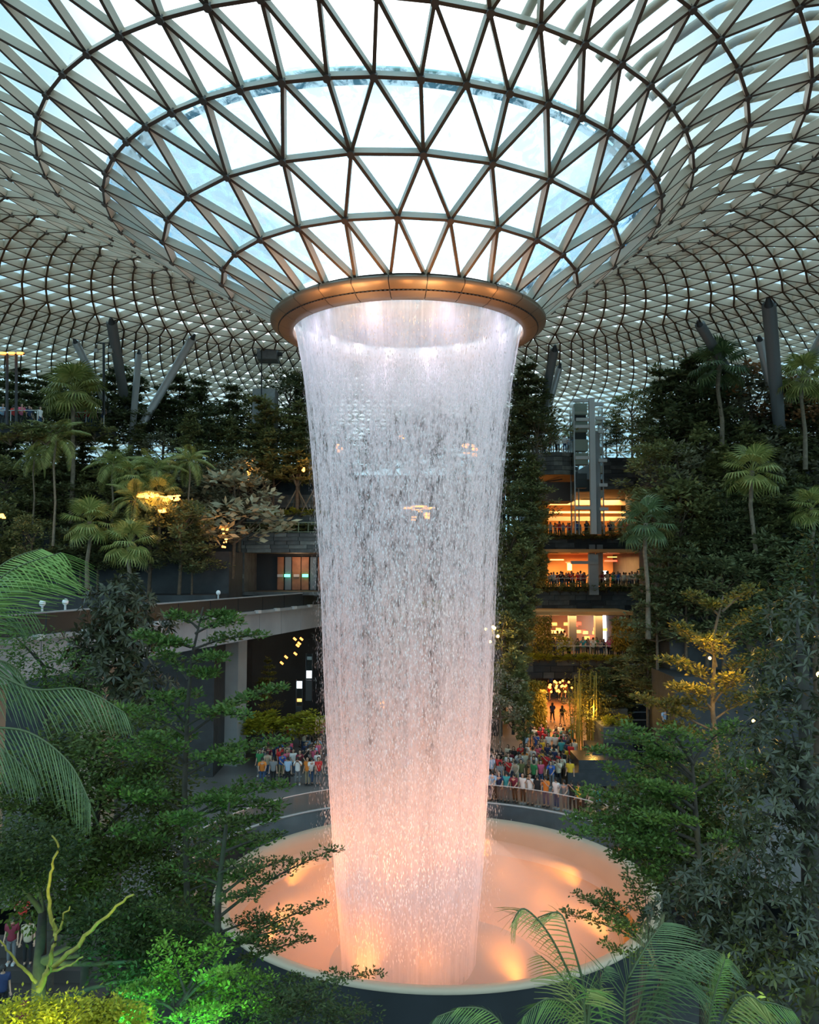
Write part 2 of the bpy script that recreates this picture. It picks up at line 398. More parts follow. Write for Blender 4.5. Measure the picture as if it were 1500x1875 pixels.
# ================================================================= BASIN AND FLOORS
bc = (1.05 * S, D)
def far(prof): return prof
basin = thing('basin', 'wide cream bowl catching the waterfall, its inside lit orange, on a black drum', 'basin', (bc[0], bc[1], 0))
RZ = -12.553 * S; RB = 8.748 * S
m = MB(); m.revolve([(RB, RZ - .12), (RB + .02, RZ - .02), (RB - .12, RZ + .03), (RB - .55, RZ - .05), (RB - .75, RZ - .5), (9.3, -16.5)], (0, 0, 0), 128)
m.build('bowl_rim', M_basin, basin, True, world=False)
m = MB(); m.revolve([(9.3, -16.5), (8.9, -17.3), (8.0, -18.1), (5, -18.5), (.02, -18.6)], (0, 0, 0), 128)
m.build('bowl', mat('acrylic_lamp_glow', (.46, .215, .05), .55, noise=.12, nscale=.5, spec=.25), basin, True, world=False)  # orange lamp glow is tinted into the lower bowl's acrylic
m = MB(); m.revolve([(RB - .06, RZ - .10), (RB - .06, RZ - .35), (RB - .15, -21.0)], (0, 0, 0), 128)
m.build('drum', M_black, basin, True, world=False)
for j in range(10):
    a = 2 * PI * (j + .35) / 10; x, y = 7.9 * math.cos(a), 7.9 * math.sin(a)
    m = MB(); m.revolve([(.02, .22), (.16, .2), (.2, 0)], (x, y, -18.35), 10); m.build('basin_lamp', M_lampw, basin, True, world=False)
    point('basin_light', (bc[0] + x * .70, bc[1] + y * .70, -16.0), 105, (1, .27, .02), .6)
ZP = -14.5; RP = 12.1
fl = struct('floor')
m = MB(); m.revolve([(RP, ZP), (34, ZP), (75, ZP)], (bc[0], bc[1], 0), 96, R_(-12), R_(192)); m.build('upper_paving', M_floor, fl)
m = MB(); m.revolve([(RP, -21), (RP, ZP - .02), (RP + .25, ZP + .02)], (bc[0], bc[1], 0), 96, R_(-12), R_(192))
m.build('plaza_edge', mat('wet_wall', (.05, .043, .042), .12, noise=.3, nscale=.8, spec=.8), fl, True)
m = MB(); m.box((0, 30, -18.6), (160, 130, .2)); m.build('lower_paving', mat('lower_tile', (.05, .05, .05), .6, noise=.2), fl)
m = MB(); m.box((0, 60, -19.4), (400, 400, .2)); m.build('outer_ground', M_soil, fl)

gb = thing('glass_barrier', 'curved clear glass barrier along the plaza edge above the basin', 'barrier', (bc[0], bc[1], ZP))
ng = 44
for j in range(ng):
    a0 = R_(-10) + R_(200) * j / ng; a1 = R_(-10) + R_(200) * (j + .97) / ng
    p0 = (12.3 * math.cos(a0), 12.3 * math.sin(a0)); p1 = (12.3 * math.cos(a1), 12.3 * math.sin(a1))
    m = MB(); m.bar((*p0, .02), (*p1, .02), .025, 1.08, (0, 0, 1)); m.build('glass_panel', M_clear, gb, world=False)
m = MB(); m.revolve([(12.27, 1.1), (12.33, 1.1), (12.33, 1.14), (12.27, 1.14), (12.27, 1.1)], (0, 0, 0), 96, R_(-10), R_(190)); m.build('top_rail', M_pale, gb, world=False)
m = MB(); m.revolve([(12.24, 0), (12.24, .07), (12.36, .07), (12.36, 0)], (0, 0, 0), 96, R_(-10), R_(190)); m.build('base_channel', M_pale, gb, world=False)

# ================================================================= WATERFALL
wf = thing('waterfall', 'tall white column of water falling from the bronze collar into the bowl', 'waterfall', (c0[0], D, 0))
prof_px = [(596, 5.62), (620, 5.52), (660, 5.30), (700, 5.12), (800, 4.83), (900, 4.58), (1000, 4.36), (1100, 4.22), (1200, 4.12), (1300, 4.0), (1400, 3.85), (1500, 3.68), (1600, 3.5), (1700, 3.25), (1790, 3.1)]
PW = [(at(750, y, D).z, r) for y, r in prof_px]
zs = np.array([p[0] for p in PW])[::-1]; rs = np.array([p[1] for p in PW])[::-1]
def wr(z): return float(np.interp(z, zs, rs))
def water_mat(name, seed, dens, cells):
    m = bpy.data.materials.new(name); m.use_nodes = True; t = m.node_tree; t.nodes.remove(t.nodes['Principled BSDF'])
    uv = N(t, 'ShaderNodeUVMap'); sx = N(t, 'ShaderNodeSeparateXYZ'); t.links.new(uv.outputs[0], sx.inputs[0])
    def noise(su, sv, det, off, ro=.55):
        mp = N(t, 'ShaderNodeMapping'); mp.inputs['Scale'].default_value = (su, sv, 1); mp.inputs['Location'].default_value = (off, off * 1.7, seed)
        n = N(t, 'ShaderNodeTexNoise'); n.inputs['Scale'].default_value = 1; n.inputs['Detail'].default_value = det; n.inputs['Roughness'].default_value = ro
        t.links.new(uv.outputs[0], mp.inputs[0]); t.links.new(mp.outputs[0], n.inputs['Vector']); return n.outputs['Fac']
    def mth(op, a, b, c=None):
        q = N(t, 'ShaderNodeMath', operation=op)
        for i, x in enumerate((a, b, c)):
            if x is None: continue
            if isinstance(x, (int, float)): q.inputs[i].default_value = x
            else: t.links.new(x, q.inputs[i])
        return q.outputs[0]
    # v: 0 at the bottom, 1 at the mouth
    base = N(t, 'ShaderNodeValToRGB'); els = base.color_ramp.elements
    els[0].position = 0; els[0].color = (.50,) * 3 + (1,); els[1].position = 1; els[1].color = (.40,) * 3 + (1,)
    for p, v in ((.12, .46), (.3, .36), (.5, .28), (.66, .20), (.80, .20), (.875, .34), (.91, .56), (.96, .50)):
        e = els.new(p); e.color = (v, v, v, 1)
    t.links.new(sx.outputs['Y'], base.inputs[0])
    g = N(t, 'ShaderNodeValToRGB'); ge = g.color_ramp.elements       # how strongly the water has broken into drops
    ge[0].position = 0; ge[0].color = (.12,) * 3 + (1,); ge[1].position = 1; ge[1].color = (.08,) * 3 + (1,)
    for p, v in ((.25, .5), (.5, 1.0), (.80, 1.5), (.88, 1.0), (.92, .15)):
        e = ge.new(p); e.color = (v, v, v, 1)
    t.links.new(sx.outputs['Y'], g.inputs[0])
    st = noise(26, .35, 3, seed * 3.1); fine = noise(300, 1.2, 2, seed * 5.3); gr = noise(cells * .55, 48, 5, seed * 7.7, .8); big = noise(9, 1.1, 2, seed * 2.2)
    v1 = mth('MULTIPLY_ADD', mth('SUBTRACT', st, .5), 2.1, base.outputs[0])
    v2 = mth('MULTIPLY_ADD', mth('SUBTRACT', fine, .5), .7, v1)
    v3 = mth('MULTIPLY_ADD', mth('MULTIPLY', mth('SUBTRACT', gr, .5), g.outputs[0]), 4.2, v2)
    v4 = mth('MULTIPLY_ADD', mth('SUBTRACT', big, .5), .5, v3)
    lw = N(t, 'ShaderNodeLayerWeight'); lw.inputs[0].default_value = .5
    v5 = mth('MULTIPLY', mth('MAXIMUM', v4, .03), mth('MULTIPLY_ADD', mth('POWER', lw.outputs['Facing'], 2.5), 2.2, 1.0))
    al = mth('MULTIPLY', v5, dens); cl = N(t, 'ShaderNodeClamp'); cl.inputs['Max'].default_value = .93; t.links.new(al, cl.inputs[0])
    tr = N(t, 'ShaderNodeBsdfTransparent'); df = N(t, 'ShaderNodeBsdfDiffuse'); tl_ = N(t, 'ShaderNodeBsdfTranslucent')
    df.inputs[0].default_value = tl_.inputs[0].default_value = (.95, .90, .92, 1)
    m1 = N(t, 'ShaderNodeMixShader'); m1.inputs[0].default_value = .5; t.links.new(df.outputs[0], m1.inputs[1]); t.links.new(tl_.outputs[0], m1.inputs[2])
    m2 = N(t, 'ShaderNodeMixShader'); t.links.new(cl.outputs[0], m2.inputs[0]); t.links.new(tr.outputs[0], m2.inputs[1]); t.links.new(m1.outputs[0], m2.inputs[2])
    t.links.new(m2.outputs[0], t.nodes['Material Output'].inputs[0]); return m
def water_layer(name, k, seed, dens, cells, zb=-18.5):
    nz, na = 46, 128; ztop = PW[0][0] + .15; V = []; UVs = []
    for i in range(nz + 1):
        v = i / nz; z = zb + (ztop - zb) * v; r = wr(z) * k
        for j in range(na + 1):
            a = PI / 2 + 2 * PI * j / na; wob = 1 + .012 * math.sin(a * 9 + seed) * (1 - v)
            V.append((r * wob * math.cos(a), r * wob * math.sin(a), z)); UVs.append((j / na, v))
    Fs = [(i * (na + 1) + j, i * (na + 1) + j + 1, (i + 1) * (na + 1) + j + 1, (i + 1) * (na + 1) + j) for i in range(nz) for j in range(na)]
    me = bpy.data.meshes.new(name); me.from_pydata(V, [], Fs); ul = me.uv_layers.new(name='UVMap')
    li = np.empty(len(me.loops), dtype=np.int32); me.loops.foreach_get('vertex_index', li)
    ul.data.foreach_set('uv', np.array(UVs, dtype=np.float32)[li].ravel())
    me.materials.append(water_mat(name, seed, dens, cells)); me.polygons.foreach_set('use_smooth', [True] * len(me.polygons))
    return link(name, me, wf)
water_layer('water_sheet', 1.0, 1.3, .72, 330)
water_layer('water_sheet', .94, 4.1, .66, 260)
water_layer('water_sheet', .82, 7.9, .5, 200)
nd_ = 42000
zz = PW[0][0] - 1 - (PW[0][0] + 16) * rng.random(nd_) ** .85
rr_ = np.interp(zz, zs, rs); fr = np.clip((PW[0][0] - zz) / 25, 0, 1)
aa = rng.random(nd_) * 2 * PI; rr_ = rr_ + rng.normal(0, 1, nd_) * (.05 + .34 * fr ** 1.3) + .03
ln = .04 + .07 * rng.random(nd_); wd_ = .010 + .013 * rng.random(nd_)
P0 = np.stack([rr_ * np.cos(aa), rr_ * np.sin(aa), zz], 1); U = np.stack([-np.sin(aa), np.cos(aa), 0 * aa], 1) * wd_[:, None]; Z = np.zeros_like(P0); Z[:, 2] = ln
Vd = np.stack([P0 - Z, P0 + U, P0 + Z, P0 - U], 1).reshape(-1, 3)
def quads(name, V, mt, parent=None, idx=None, smooth=False):
    n = len(V) // 4; me = bpy.data.meshes.new(name); me.vertices.add(len(V)); me.vertices.foreach_set('co', np.asarray(V, dtype=np.float32).ravel())
    me.loops.add(n * 4); me.loops.foreach_set('vertex_index', np.arange(n * 4, dtype=np.int32)); me.polygons.add(n)
    me.polygons.foreach_set('loop_start', np.arange(0, n * 4, 4, dtype=np.int32))
    me.update(calc_edges=True); me.materials.append(mt); me.validate(); return me
M_drop = mat('water_drop', (.93, .89, .91), .4)
tag(link('spray', quads('spray', Vd, M_drop), wf), kind='stuff')
# lights of the collar wash the water lilac-white; lamps in the bowl wash it orange
for j in range(10):
    a = 2 * PI * j / 10
    spot('collar_light', (c0[0] + 4.6 * math.cos(a), D + 4.6 * math.sin(a), 12.6), (c0[0] + 4.9 * math.cos(a), D + 4.9 * math.sin(a), 3), 400, (.86, .74, 1), 70, .3, 1)
    spot('collar_light', (c0[0] + 6.15 * math.cos(a), D + 6.15 * math.sin(a), 11.3), (c0[0] + 4.6 * math.cos(a), D + 4.6 * math.sin(a), -4), 260, (.92, .80, 1), 40, .2, 1)
for j in range(8):
    a = 2 * PI * (j + .5) / 8
    spot('bowl_uplight', (bc[0] + 8.0 * math.cos(a), D + 8.0 * math.sin(a), -16.2), (c0[0], D, -4), 1900, (1, .30, .04), 75, .3, 1)
for a in (-PI / 2 - .35, -PI / 2 + .15):
    spot('collar_downlight', (c0[0] + 7.6 * math.cos(a), D + 7.6 * math.sin(a), 10.6), (c0[0] + 6 * math.cos(a), D + 6 * math.sin(a), 11.6), 160, (1, .62, .3), 90, .1, 1)
for j in range(7):
    a = -PI / 2 + (j - 3) * .22; point('collar_uplight', (c0[0] + 7.3 * math.cos(a), D + 7.3 * math.sin(a), 11.2), 40, (1, .45, .15), .15)
for j in range(8):
    a = PI / 2 + (j - 3.5) * .42; point('lip_light', (c0[0] + 4.7 * math.cos(a), D + 4.7 * math.sin(a), 12.0), 45, (1, .80, .82), .15)
# mist hanging in the bowl
def vol(name, dens, colr, anis=0):
    m = bpy.data.materials.new(name); m.use_nodes = True; t = m.node_tree; t.nodes.remove(t.nodes['Principled BSDF'])
    v = N(t, 'ShaderNodeVolumeScatter'); v.inputs['Density'].default_value = dens; v.inputs['Color'].default_value = (*colr, 1); v.inputs['Anisotropy'].default_value = anis
    t.links.new(v.outputs[0], t.nodes['Material Output'].inputs['Volume']); m.cycles.homogeneous_volume = True; return m
m = MB(); m.revolve([(.01, -18.5), (5, -18.4), (7.9, -17.95), (8.8, -17.2), (9.15, -16.4), (9.3, -15.6), (7.5, -15.0), (5.0, -14.4), (3.3, -13.0), (2.6, -10.5), (.01, -9.6)], (0, 0, 0), 48)
mi = m.build('mist', vol('mist', .11, (.97, .93, .88)), None, True, world=False); mi.location = (bc[0] - .5, D, 0)
tag(mi, 'soft mist rising out of the bowl round the foot of the waterfall', 'mist', kind='stuff')

# ================================================================= TERRACES AND BUILDINGS
def blocks(parent, a, b, z0, z1, rows, length, mats, th=.12, seed=0, recess=.0):
    """stone facing laid in courses between plan points a and b (each block its own piece)"""
    rg = random.Random(seed); a = Vector((a[0], a[1], 0)); b = Vector((b[0], b[1], 0)); L = (b - a).length; t = (b - a) / L; n = Vector((t.y, -t.x, 0))
    h = (z1 - z0) / rows; rz = math.atan2(t.y, t.x); lib = {}
    for r in range(rows):
        x = -rg.random() * length * .8
        while x < L:
            w = length * rg.choice((.7, 1.0, 1.35)); x0, x1 = max(0, x), min(L, x + w)
            if x1 - x0 > .12:
                key = (round(x1 - x0, 1), rg.randrange(len(mats))); d = x1 - x0 - .03
                if key not in lib:
                    q = MB(); q.box((0, 0, 0), (key[0] - .03, th, h - .03)); lib[key] = q.mesh('stone_block', mats[key[1]])
                p = a + t * ((x0 + x1) / 2) - n * (th * .4 - rg.random() * .05) * -1
                o = link('stone_block', lib[key], parent); o.location = (p.x, p.y, z0 + h * (r + .5)); o.rotation_euler = (0, 0, rz)
            x += w
def wall(name, px0, px1, py0, py1, Y, depth, mt, dY=0):
    """box wall whose front face spans the pixels; returns object and its front line"""
    A = at(px0, py0, Y); B = at(px1, py1, Y + dY); z1 = A.z; z0 = at(px0, py1, Y).z
    m = MB(); m.box(((A.x + B.x) / 2, (A.y + B.y) / 2 + depth / 2, (z0 + z1) / 2), (B.x - A.x, depth, z1 - z0)); o = m.build(name, mt); o['kind'] = 'structure'
    return o, (A.x, Y, B.x, Y, z0, z1)
# --- right-hand galleries behind the waterfall
def gallery(n, px0, px1, pyt, pyb, Y, depth, px_open0, px_open1, py_ceil, style):
    zt = at(900, pyt, Y).z; zb = at(900, pyb, Y).z; zc = at(900, py_ceil, Y).z
    x0 = at(px0, pyt, Y).x; x1 = at(px1, pyt, Y).x; o0 = at(px_open0, pyt, Y).x; o1 = at(px_open1, pyt, Y).x
    g = struct('trim_%d' % n)
    m = MB(); m.box(((x0 + x1) / 2, Y + depth / 2, (zt + zb) / 2 - .05), (x1 - x0, depth, zt - zb - .1)); m.build('slab', M_stone3, g)
    blocks(g, (x0, Y - .08), (x1, Y - .08), zb, zt, max(2, int((zt - zb) / .42)), 1.5, [M_stone, M_stone3, M_stone], seed=n)
    m = MB(); m.box(((x0 + x1) / 2, Y + .6, zt + .12), (x1 - x0, 1.0, .3)); m.build('planter', M_soil, g)
    # room behind the opening
    r = MB(); r.box(((o0 + o1) / 2, Y + depth, (zt + zc) / 2), (o1 - o0, .3, zc - zt)); r.build('back_wall', M_orange if style != 'park' else M_cream, g)
    r = MB(); r.box(((o0 + o1) / 2, Y + depth / 2 + .6, zc + .15), (o1 - o0, depth, .3)); r.build('soffit', M_orange, g)
    for xx in (o0 - .4, o1 + .4):
        r = MB(); r.box((xx, Y + depth / 2 + 1, (zt + zc) / 2), (.8, depth - 2, zc - zt)); r.build('side_wall', M_stone3, g)
    for q in range(4):
        m = MB(); m.box((o0 + (o1 - o0) * (q + .5) / 4, Y + 2.5 + (q % 2) * 2, zc - .02), (1.6, .10, .05), .9); m.build('ceiling_slot', M_dark, g)
    area('gallery_light', ((o0 + o1) / 2, Y + depth * .55, zc - .3), 2200 if style != 'park' else 1300, (1, .50, .17), (o1 - o0) * .8, depth * .5)
    return g, x0, x1, o0, o1, zt, zc
G4 = gallery(1, 930, 1310, 985, 1012, 84, 16, 1001, 1212, 893, 'hall')
G3 = gallery(2, 920, 1192, 1080, 1127, 80, 14, 1000, 1188, 1011, 'shop')
G2 = gallery(3, 915, 1230, 1207, 1242, 73, 13, 968, 1165, 1127, 'park')
# hall: banded ceiling strips and cream bulkhead
for py, hgt, mt in ((918, .9, M_cream), (905, .25, M_strip), (938, .22, M_strip), (950, .5, M_cream)):
    A = at(1003, py, 96); B = at(1211, py - 4, 96)
    m = MB(); m.box(((A.x + B.x) / 2, 96, A.z), (B.x - A.x, .4, hgt)); m.build('light_band' if mt is M_strip else 'bulkhead', mt, G4[0])
# shop: red and warm strip lights, hanging lamps, bright panels
for px, py, w, h, mt in ((1062, 1030, 3.2, .14, M_red), (1135, 1027, 3.4, .18, M_red), (1020, 1025, 1.5, .12, M_strip), (1155, 1038, 2.6, .12, M_red), (1043, 1037, .5, .9, M_strip), (1108, 1055, .5, 1.2, M_lampc), (1145, 1020, 4, .1, M_strip)):
    A = at(px, py, 92); m = MB(); m.box(tuple(A), (w, .1, h)); m.build('light_strip', mt, G3[0])
A = at(1112, 1148, 84)
m = MB(); m.box(tuple(A), (.9, .2, 3.0)); m.build('lit_panel', M_lampc, G2[0])
for px in (1048, 1096):
    A = at(px, 1155, 78); m = MB(); m.box(tuple(A), (.7, .7, 3.6)); m.build('pillar', M_conc, G2[0])
for px, Y, py in ((1084, 84, 1035), (1098, 84, 1035)):
    A = at(px, py, Y); m = MB(); m.box(tuple(A), (.6, .6, 4.2)); m.build('pillar', M_conc, G3[0])
for i in range(22):
    A = at(1005 + random.random() * 150, 1140 + random.random() * 30, 83); m = MB(); m.box(tuple(A), (.5, .1, .3)); m.build('shop_light', random.choice((M_strip, M_lampw, M_red)), G2[0])
# black screen box on the band below the shop gallery
A = at(1070, 1112, 79.6); sbx = thing('screen_box', 'small black box with two white lamps on the stone band under the second gallery', 'box', tuple(A))
m = MB(); m.box((0, 0, 0), (1.45, .3, .85)); m.build('housing', M_dark, sbx, world=False)
for x in (-.35, .4):
    m = MB(); m.ball((x, -.16, -.33), .07); m.build('lamp', M_lampc, sbx, world=False)
# rails of the galleries
def railing(px0, px1, Y, z, label, h=1.1, post=1.6, x01=None, glass=True):
    x0, x1 = x01 if x01 else (at(px0, 1000, Y).x, at(px1, 1000, Y).x)
    t = thing('railing', label, 'railing', ((x0 + x1) / 2, Y, z)); L = x1 - x0; n = max(2, int(L / post))
    m = MB(); m.bar((-L / 2, 0, h), (L / 2, 0, h), .08, .05, (0, 0, 1)); m.build('handrail', M_pale, t, world=False)
    for i in range(n + 1):
        m = MB(); m.box((-L / 2 + L * i / n, 0, h / 2), (.05, .05, h)); m.build('post', M_pale, t, world=False)
    if glass:
        for i in range(n):
            m = MB(); m.box((-L / 2 + L * (i + .5) / n, .04, h / 2), (L / n - .08, .02, h - .15)); m.build('glass_panel', M_clear, t, world=False)
    return t
railing(940, 1290, 84.4, G4[5], 'glass railing along the topmost orange-lit gallery', post=1.4)
railing(935, 1188, 80.4, G3[5], 'glass railing along the red-lit middle gallery', post=1.4)
railing(930, 1225, 73.4, G2[5], 'glass railing of the lowest gallery above the bamboo walk', post=1.4)
# dark fascia over the hall and the roofed block behind it
fx, _ = wall('wall_right', 1098, 1216, 838, 896, 84, 16, M_stone3); f0 = at(1098, 838, 83.9); f1 = at(1216, 896, 83.9)
blocks(fx, (f0.x, 83.85), (f1.x, 83.85), f1.z, f0.z, 8, 1.9, [M_stone3, M_stone3, M_stone], seed=44)
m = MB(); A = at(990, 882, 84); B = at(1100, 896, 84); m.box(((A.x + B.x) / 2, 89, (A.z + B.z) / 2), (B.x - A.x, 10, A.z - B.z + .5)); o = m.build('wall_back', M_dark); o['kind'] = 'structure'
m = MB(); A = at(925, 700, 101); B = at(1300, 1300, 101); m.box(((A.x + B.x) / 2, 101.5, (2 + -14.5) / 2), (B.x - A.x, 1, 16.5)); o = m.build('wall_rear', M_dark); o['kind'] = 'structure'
# curved viewing deck
A = at(1020, 829, 80); dk = thing('viewing_deck', 'curved stone clad viewing deck with timber soffit beside the lift tower', 'deck', tuple(A))
RR = 2.55; zb = at(1020, 870, 80).z - A.z
def deck_outline(k=1.0, n=18):
    pts = []
    for i in range(n + 1):
        a = PI + PI * i / n; pts.append((k * 2.35 * math.cos(a) * (1 + .0), 1.4 + k * 2.0 * math.sin(a)))
    return pts
ol = deck_outline()
for r in range(5):
    h = -zb / 5
    for i in range(0, 18, 2):
        q = MB(); (xa, ya), (xm, ym), (xb, yb) = ol[i], ol[i + 1], ol[i + 2]; z0_ = zb + h * r
        for (p, s_) in (((xa, ya), (xm, ym)), ((xm, ym), (xb, yb))):
            q.poly([(p[0], p[1], z0_ + .02), (s_[0], s_[1], z0_ + .02), (s_[0], s_[1], z0_ + h - .02), (p[0], p[1], z0_ + h - .02)])
            q.poly([(p[0], p[1], z0_ + h - .02), (s_[0], s_[1], z0_ + h - .02), (s_[0] * .95, s_[1] + .1, z0_ + h - .02), (p[0] * .95, p[1] + .1, z0_ + h - .02)])
        q.build('stone_panel', random.choice((M_stone, M_stone2, M_stone)), dk, world=False)
m = MB(); m.poly([(x, y, 0) for x, y in ol] + [(2.35, 5, 0), (-2.35, 5, 0)]); m.poly([(x * .95, y + .1, zb * .9) for x, y in ol] + [(2.2, 5, zb * .9), (-2.2, 5, zb * .9)]); m.build('floor_slab', M_conc, dk, world=False)
m = MB(); in_ = deck_outline(.98); m.poly([(x, y, zb) for x, y in in_][::-1] + [(-2.3, 6.5, zb - 1.0), (2.3, 6.5, zb - 1.0)]); m.build('soffit', mat('brown_timber', (.33, .17, .09), .6, noise=.1), dk, world=False)
m = MB(); m.box((-.5, 2.6, zb - .35), (.12, 4.5, .1), .5); m.build('soffit_slot', M_dark, dk, world=False)
m = MB(); m.box((0, 5, zb / 2 - 1.2), (4.6, 4, -zb + 2.2)); m.build('core', M_dark, dk, world=False)
for i in range(0, 19, 2):
    m = MB(); m.box((ol[i][0] * .97, ol[i][1] + .05, .55), (.05, .05, 1.1)); m.build('post', M_pale, dk, world=False)
m = MB(); m.tube([(x * .97, y + .05, 1.1) for x, y in ol], .04, 5); m.build('handrail', M_pale, dk, world=False)
# lift tower
YL = 78.0; b0 = at(1087, 978, YL); tz = at(1080, 729, YL).z - b0.z
lt = thing('lift_tower', 'tall pale steel and glass lift tower in front of the galleries', 'lift', tuple(b0))
lean = -.0
m = MB(); m.box((0, 0, tz / 2), (.52, .52, tz)); m.build('mast', M_pale, lt, world=False)
m = MB(); m.box((.55, .5, tz / 2 - 1.6), (.5, .5, tz - 3.2)); m.build('mast', M_conc, lt, world=False)
for py, xl, xr in ((733, -1.75, 0), (768, -1.5, 0), (781, -1.6, 0), (838, -1.6, 0), (930, -1.7, 0), (740, 0, 1.15), (766, .4, 1.3), (790, .6, 1.2), (843, .6, 1.4), (888, .6, 1.4), (932, .6, 1.45)):
    z = at(1080, py, YL).z - b0.z; m = MB(); m.box(((xl + xr) / 2, .1, z), (xr - xl, .35, .30)); m.build('crossbeam', M_pale, lt, world=False)
for x, y in ((-1.65, .3), (-1.65, 2.2), (-.9, 2.2), (1.15, .6), (1.15, 2.2)):
    m = MB(); m.box((x, y, tz / 2 - .4), (.10, .10, tz - .9)); m.build('guide_rail', M_steel, lt, world=False)
rg = random.Random(3)
for k in range(10):
    z = tz * (k + .5) / 10
    m = MB(); m.box((-1.68, 1.25, z), (.03, 1.8, tz / 10 - .1)); m.build('glass_panel', M_clear, lt, world=False)
    m = MB(); m.box((-.85, .32, z), (1.5, .03, tz / 10 - .1)); m.build('glass_panel', M_clear, lt, world=False)
    m = MB(); m.box((1.18, 1.3, z), (.03, 1.6, tz / 10 - .12)); m.build('glass_panel', M_clear, lt, world=False)
for z, w in ((tz * .93, 1.2), (tz * .80, 1.3), (tz * .66, 1.3), (tz * .56, 1.3)):
    m = MB(); m.box((-.9, 1.3, z), (w, 1.3, 1.1)); m.build('lift_panel', mat('lift_cream', (.55, .53, .42), .5), lt, world=False)
for z in (tz * .62, tz * .85, tz * .48, tz * .3):
    m = MB(); m.box((.98, 1.3, z), (.45, 1.1, .7)); m.build('lift_panel', MT['lift_cream'], lt, world=False)
for z in (tz * .72, tz * .88, tz * .40):
    m = MB(); m.box((-.85, 1.5, z), (1.1, .8, 1.4)); m.build('machinery', M_dark, lt, world=False)
# lower end of the shaft, seen again in the red-lit gallery
A = at(1088, 1075, 79); m = MB(); m.box((A.x, 79.2, A.z + 1.2), (.9, .5, 3.9)); m.build('lower_shaft', M_conc, lt)
A = at(1080, 1030, 79); m = MB(); m.box((A.x - .5, 79, A.z), (2.6, .4, .3)); m.build('lower_beam', M_conc, lt)

# --- bamboo walk: side walls and stepped water garden of dark stone
m = MB(); A = at(905, 1245, 73); m.box((A.x - 1, 78, -10.6), (3.2, 12, 8)); m.build('wall_bamboo', M_stone3)['kind'] = 'structure'
walk = struct('trim_9')
xw0, xw1 = at(925, 1400, 60).x, at(1075, 1300, 72).x
V = [at(985, 1400, 53), at(1052, 1400, 53), at(1052, 1268, 80), at(1000, 1268, 80)]
m = MB(); m.poly([(V[0].x - 1.5, 56, ZP + .03), (at(1065, 1400, 56).x, 56, ZP + .03), (at(1070, 1300, 92).x, 92, ZP + .03), (at(975, 1300, 92).x, 92, ZP + .03)])
m.build('walkway', mat('warm_paving', (.36, .20, .10), .6, noise=.1), walk)
area('walk_light', (at(1020, 1250, 84).x, 84, -10), 900, (1, .42, .12), 5, 6)
area('walk_light', (at(1020, 1250, 70).x, 70, -10.2), 420, (1, .50, .18), 3, 6)
for i in range(24):
    A = at(1000 + random.random() * 50, 1245 + random.random() * 22, 90 - random.random() * 3)
    m = MB(); m.ball((0, 0, 0), .13, 6); o = m.build('string_lamp', M_lampw); o.location = A; tag(o, 'tiny warm lamp glowing at the far end of the bamboo walk', 'lamp', 'lamps at the end of the bamboo walk')
cas = thing('water_cascade', 'stepped dark stone water cascade on the right of the bamboo walk', 'cascade', tuple(at(1150, 1400, 60)))
def cbox(name, px0, px1, py0, py1, Y, d, mt):
    A = at(px0, py0, Y); B = at(px1, py1, Y); m = MB(); m.box(((A.x + B.x) / 2, Y + d / 2, (A.z + B.z) / 2), (B.x - A.x, d, A.z - B.z)); return m.build(name, mt, cas)
M_wet = mat('wet_stone', (.03, .033, .037), .25, noise=.3, nscale=2, bump=.3, bscale=5)
cbox('planter', 1105, 1160, 1332, 1372, 60, 3, M_stone); cbox('planter', 1112, 1150, 1298, 1322, 64, 3, M_stone)
cbox('basin_wall', 1085, 1165, 1372, 1400, 58, 3, M_wet); cbox('basin_wall', 1060, 1175, 1392, 1420, 56, 3, M_wet); cbox('basin_wall', 1040, 1180, 1415, 1440, 55, 2.5, M_wet)
for i in range(13):
    y0 = 1215 + i * 14.5; x0 = 1150 + (i * 37 % 23) - 8; x1 = x0 + 62 - (i * 13 % 20)
    cbox('step', x0, x1, y0, y0 + 16, 71 - i * .95, 3, M_wet); cbox('water_lip', x0 + 3, x1 - 4, y0 + 1, y0 + 3, 71 - i * .95 - .05, .3, mat('wet_lip', (.25, .27, .29), .1))
cbox('back_mass', 1140, 1240, 1212, 1400, 73, 4, M_dark)
# stepped planting platforms right
def terrace(name, px0, px1, py, Y, depth, zb=-18, mt=M_stone3):
    A = at(px0, py, Y); B = at(px1, py, Y); m = MB(); m.box(((A.x + B.x) / 2, Y + depth / 2, (A.z + zb) / 2), (B.x - A.x, depth, A.z - zb)); o = m.build(name, mt); o['kind'] = 'structure'; return o
TR = [(1235, 1700, 1240, 53, 5), (1225, 1750, 1120, 57, 6), (1225, 1800, 1010, 62, 7), (1218, 1850, 895, 67, 8), (1218, 1800, 812, 74, 14)]
for i, q in enumerate(TR): terrace('wall_right_terrace_%d' % (i + 1), *q)
TL = [(-330, 395, 1090, 58, 5), (-300, 420, 1010, 62, 5), (-300, 440, 925, 66.5, 6), (-300, 445, 850, 71.5, 12)]
for i, q in enumerate(TL): terrace('wall_left_terrace_%d' % (i + 1), *q)
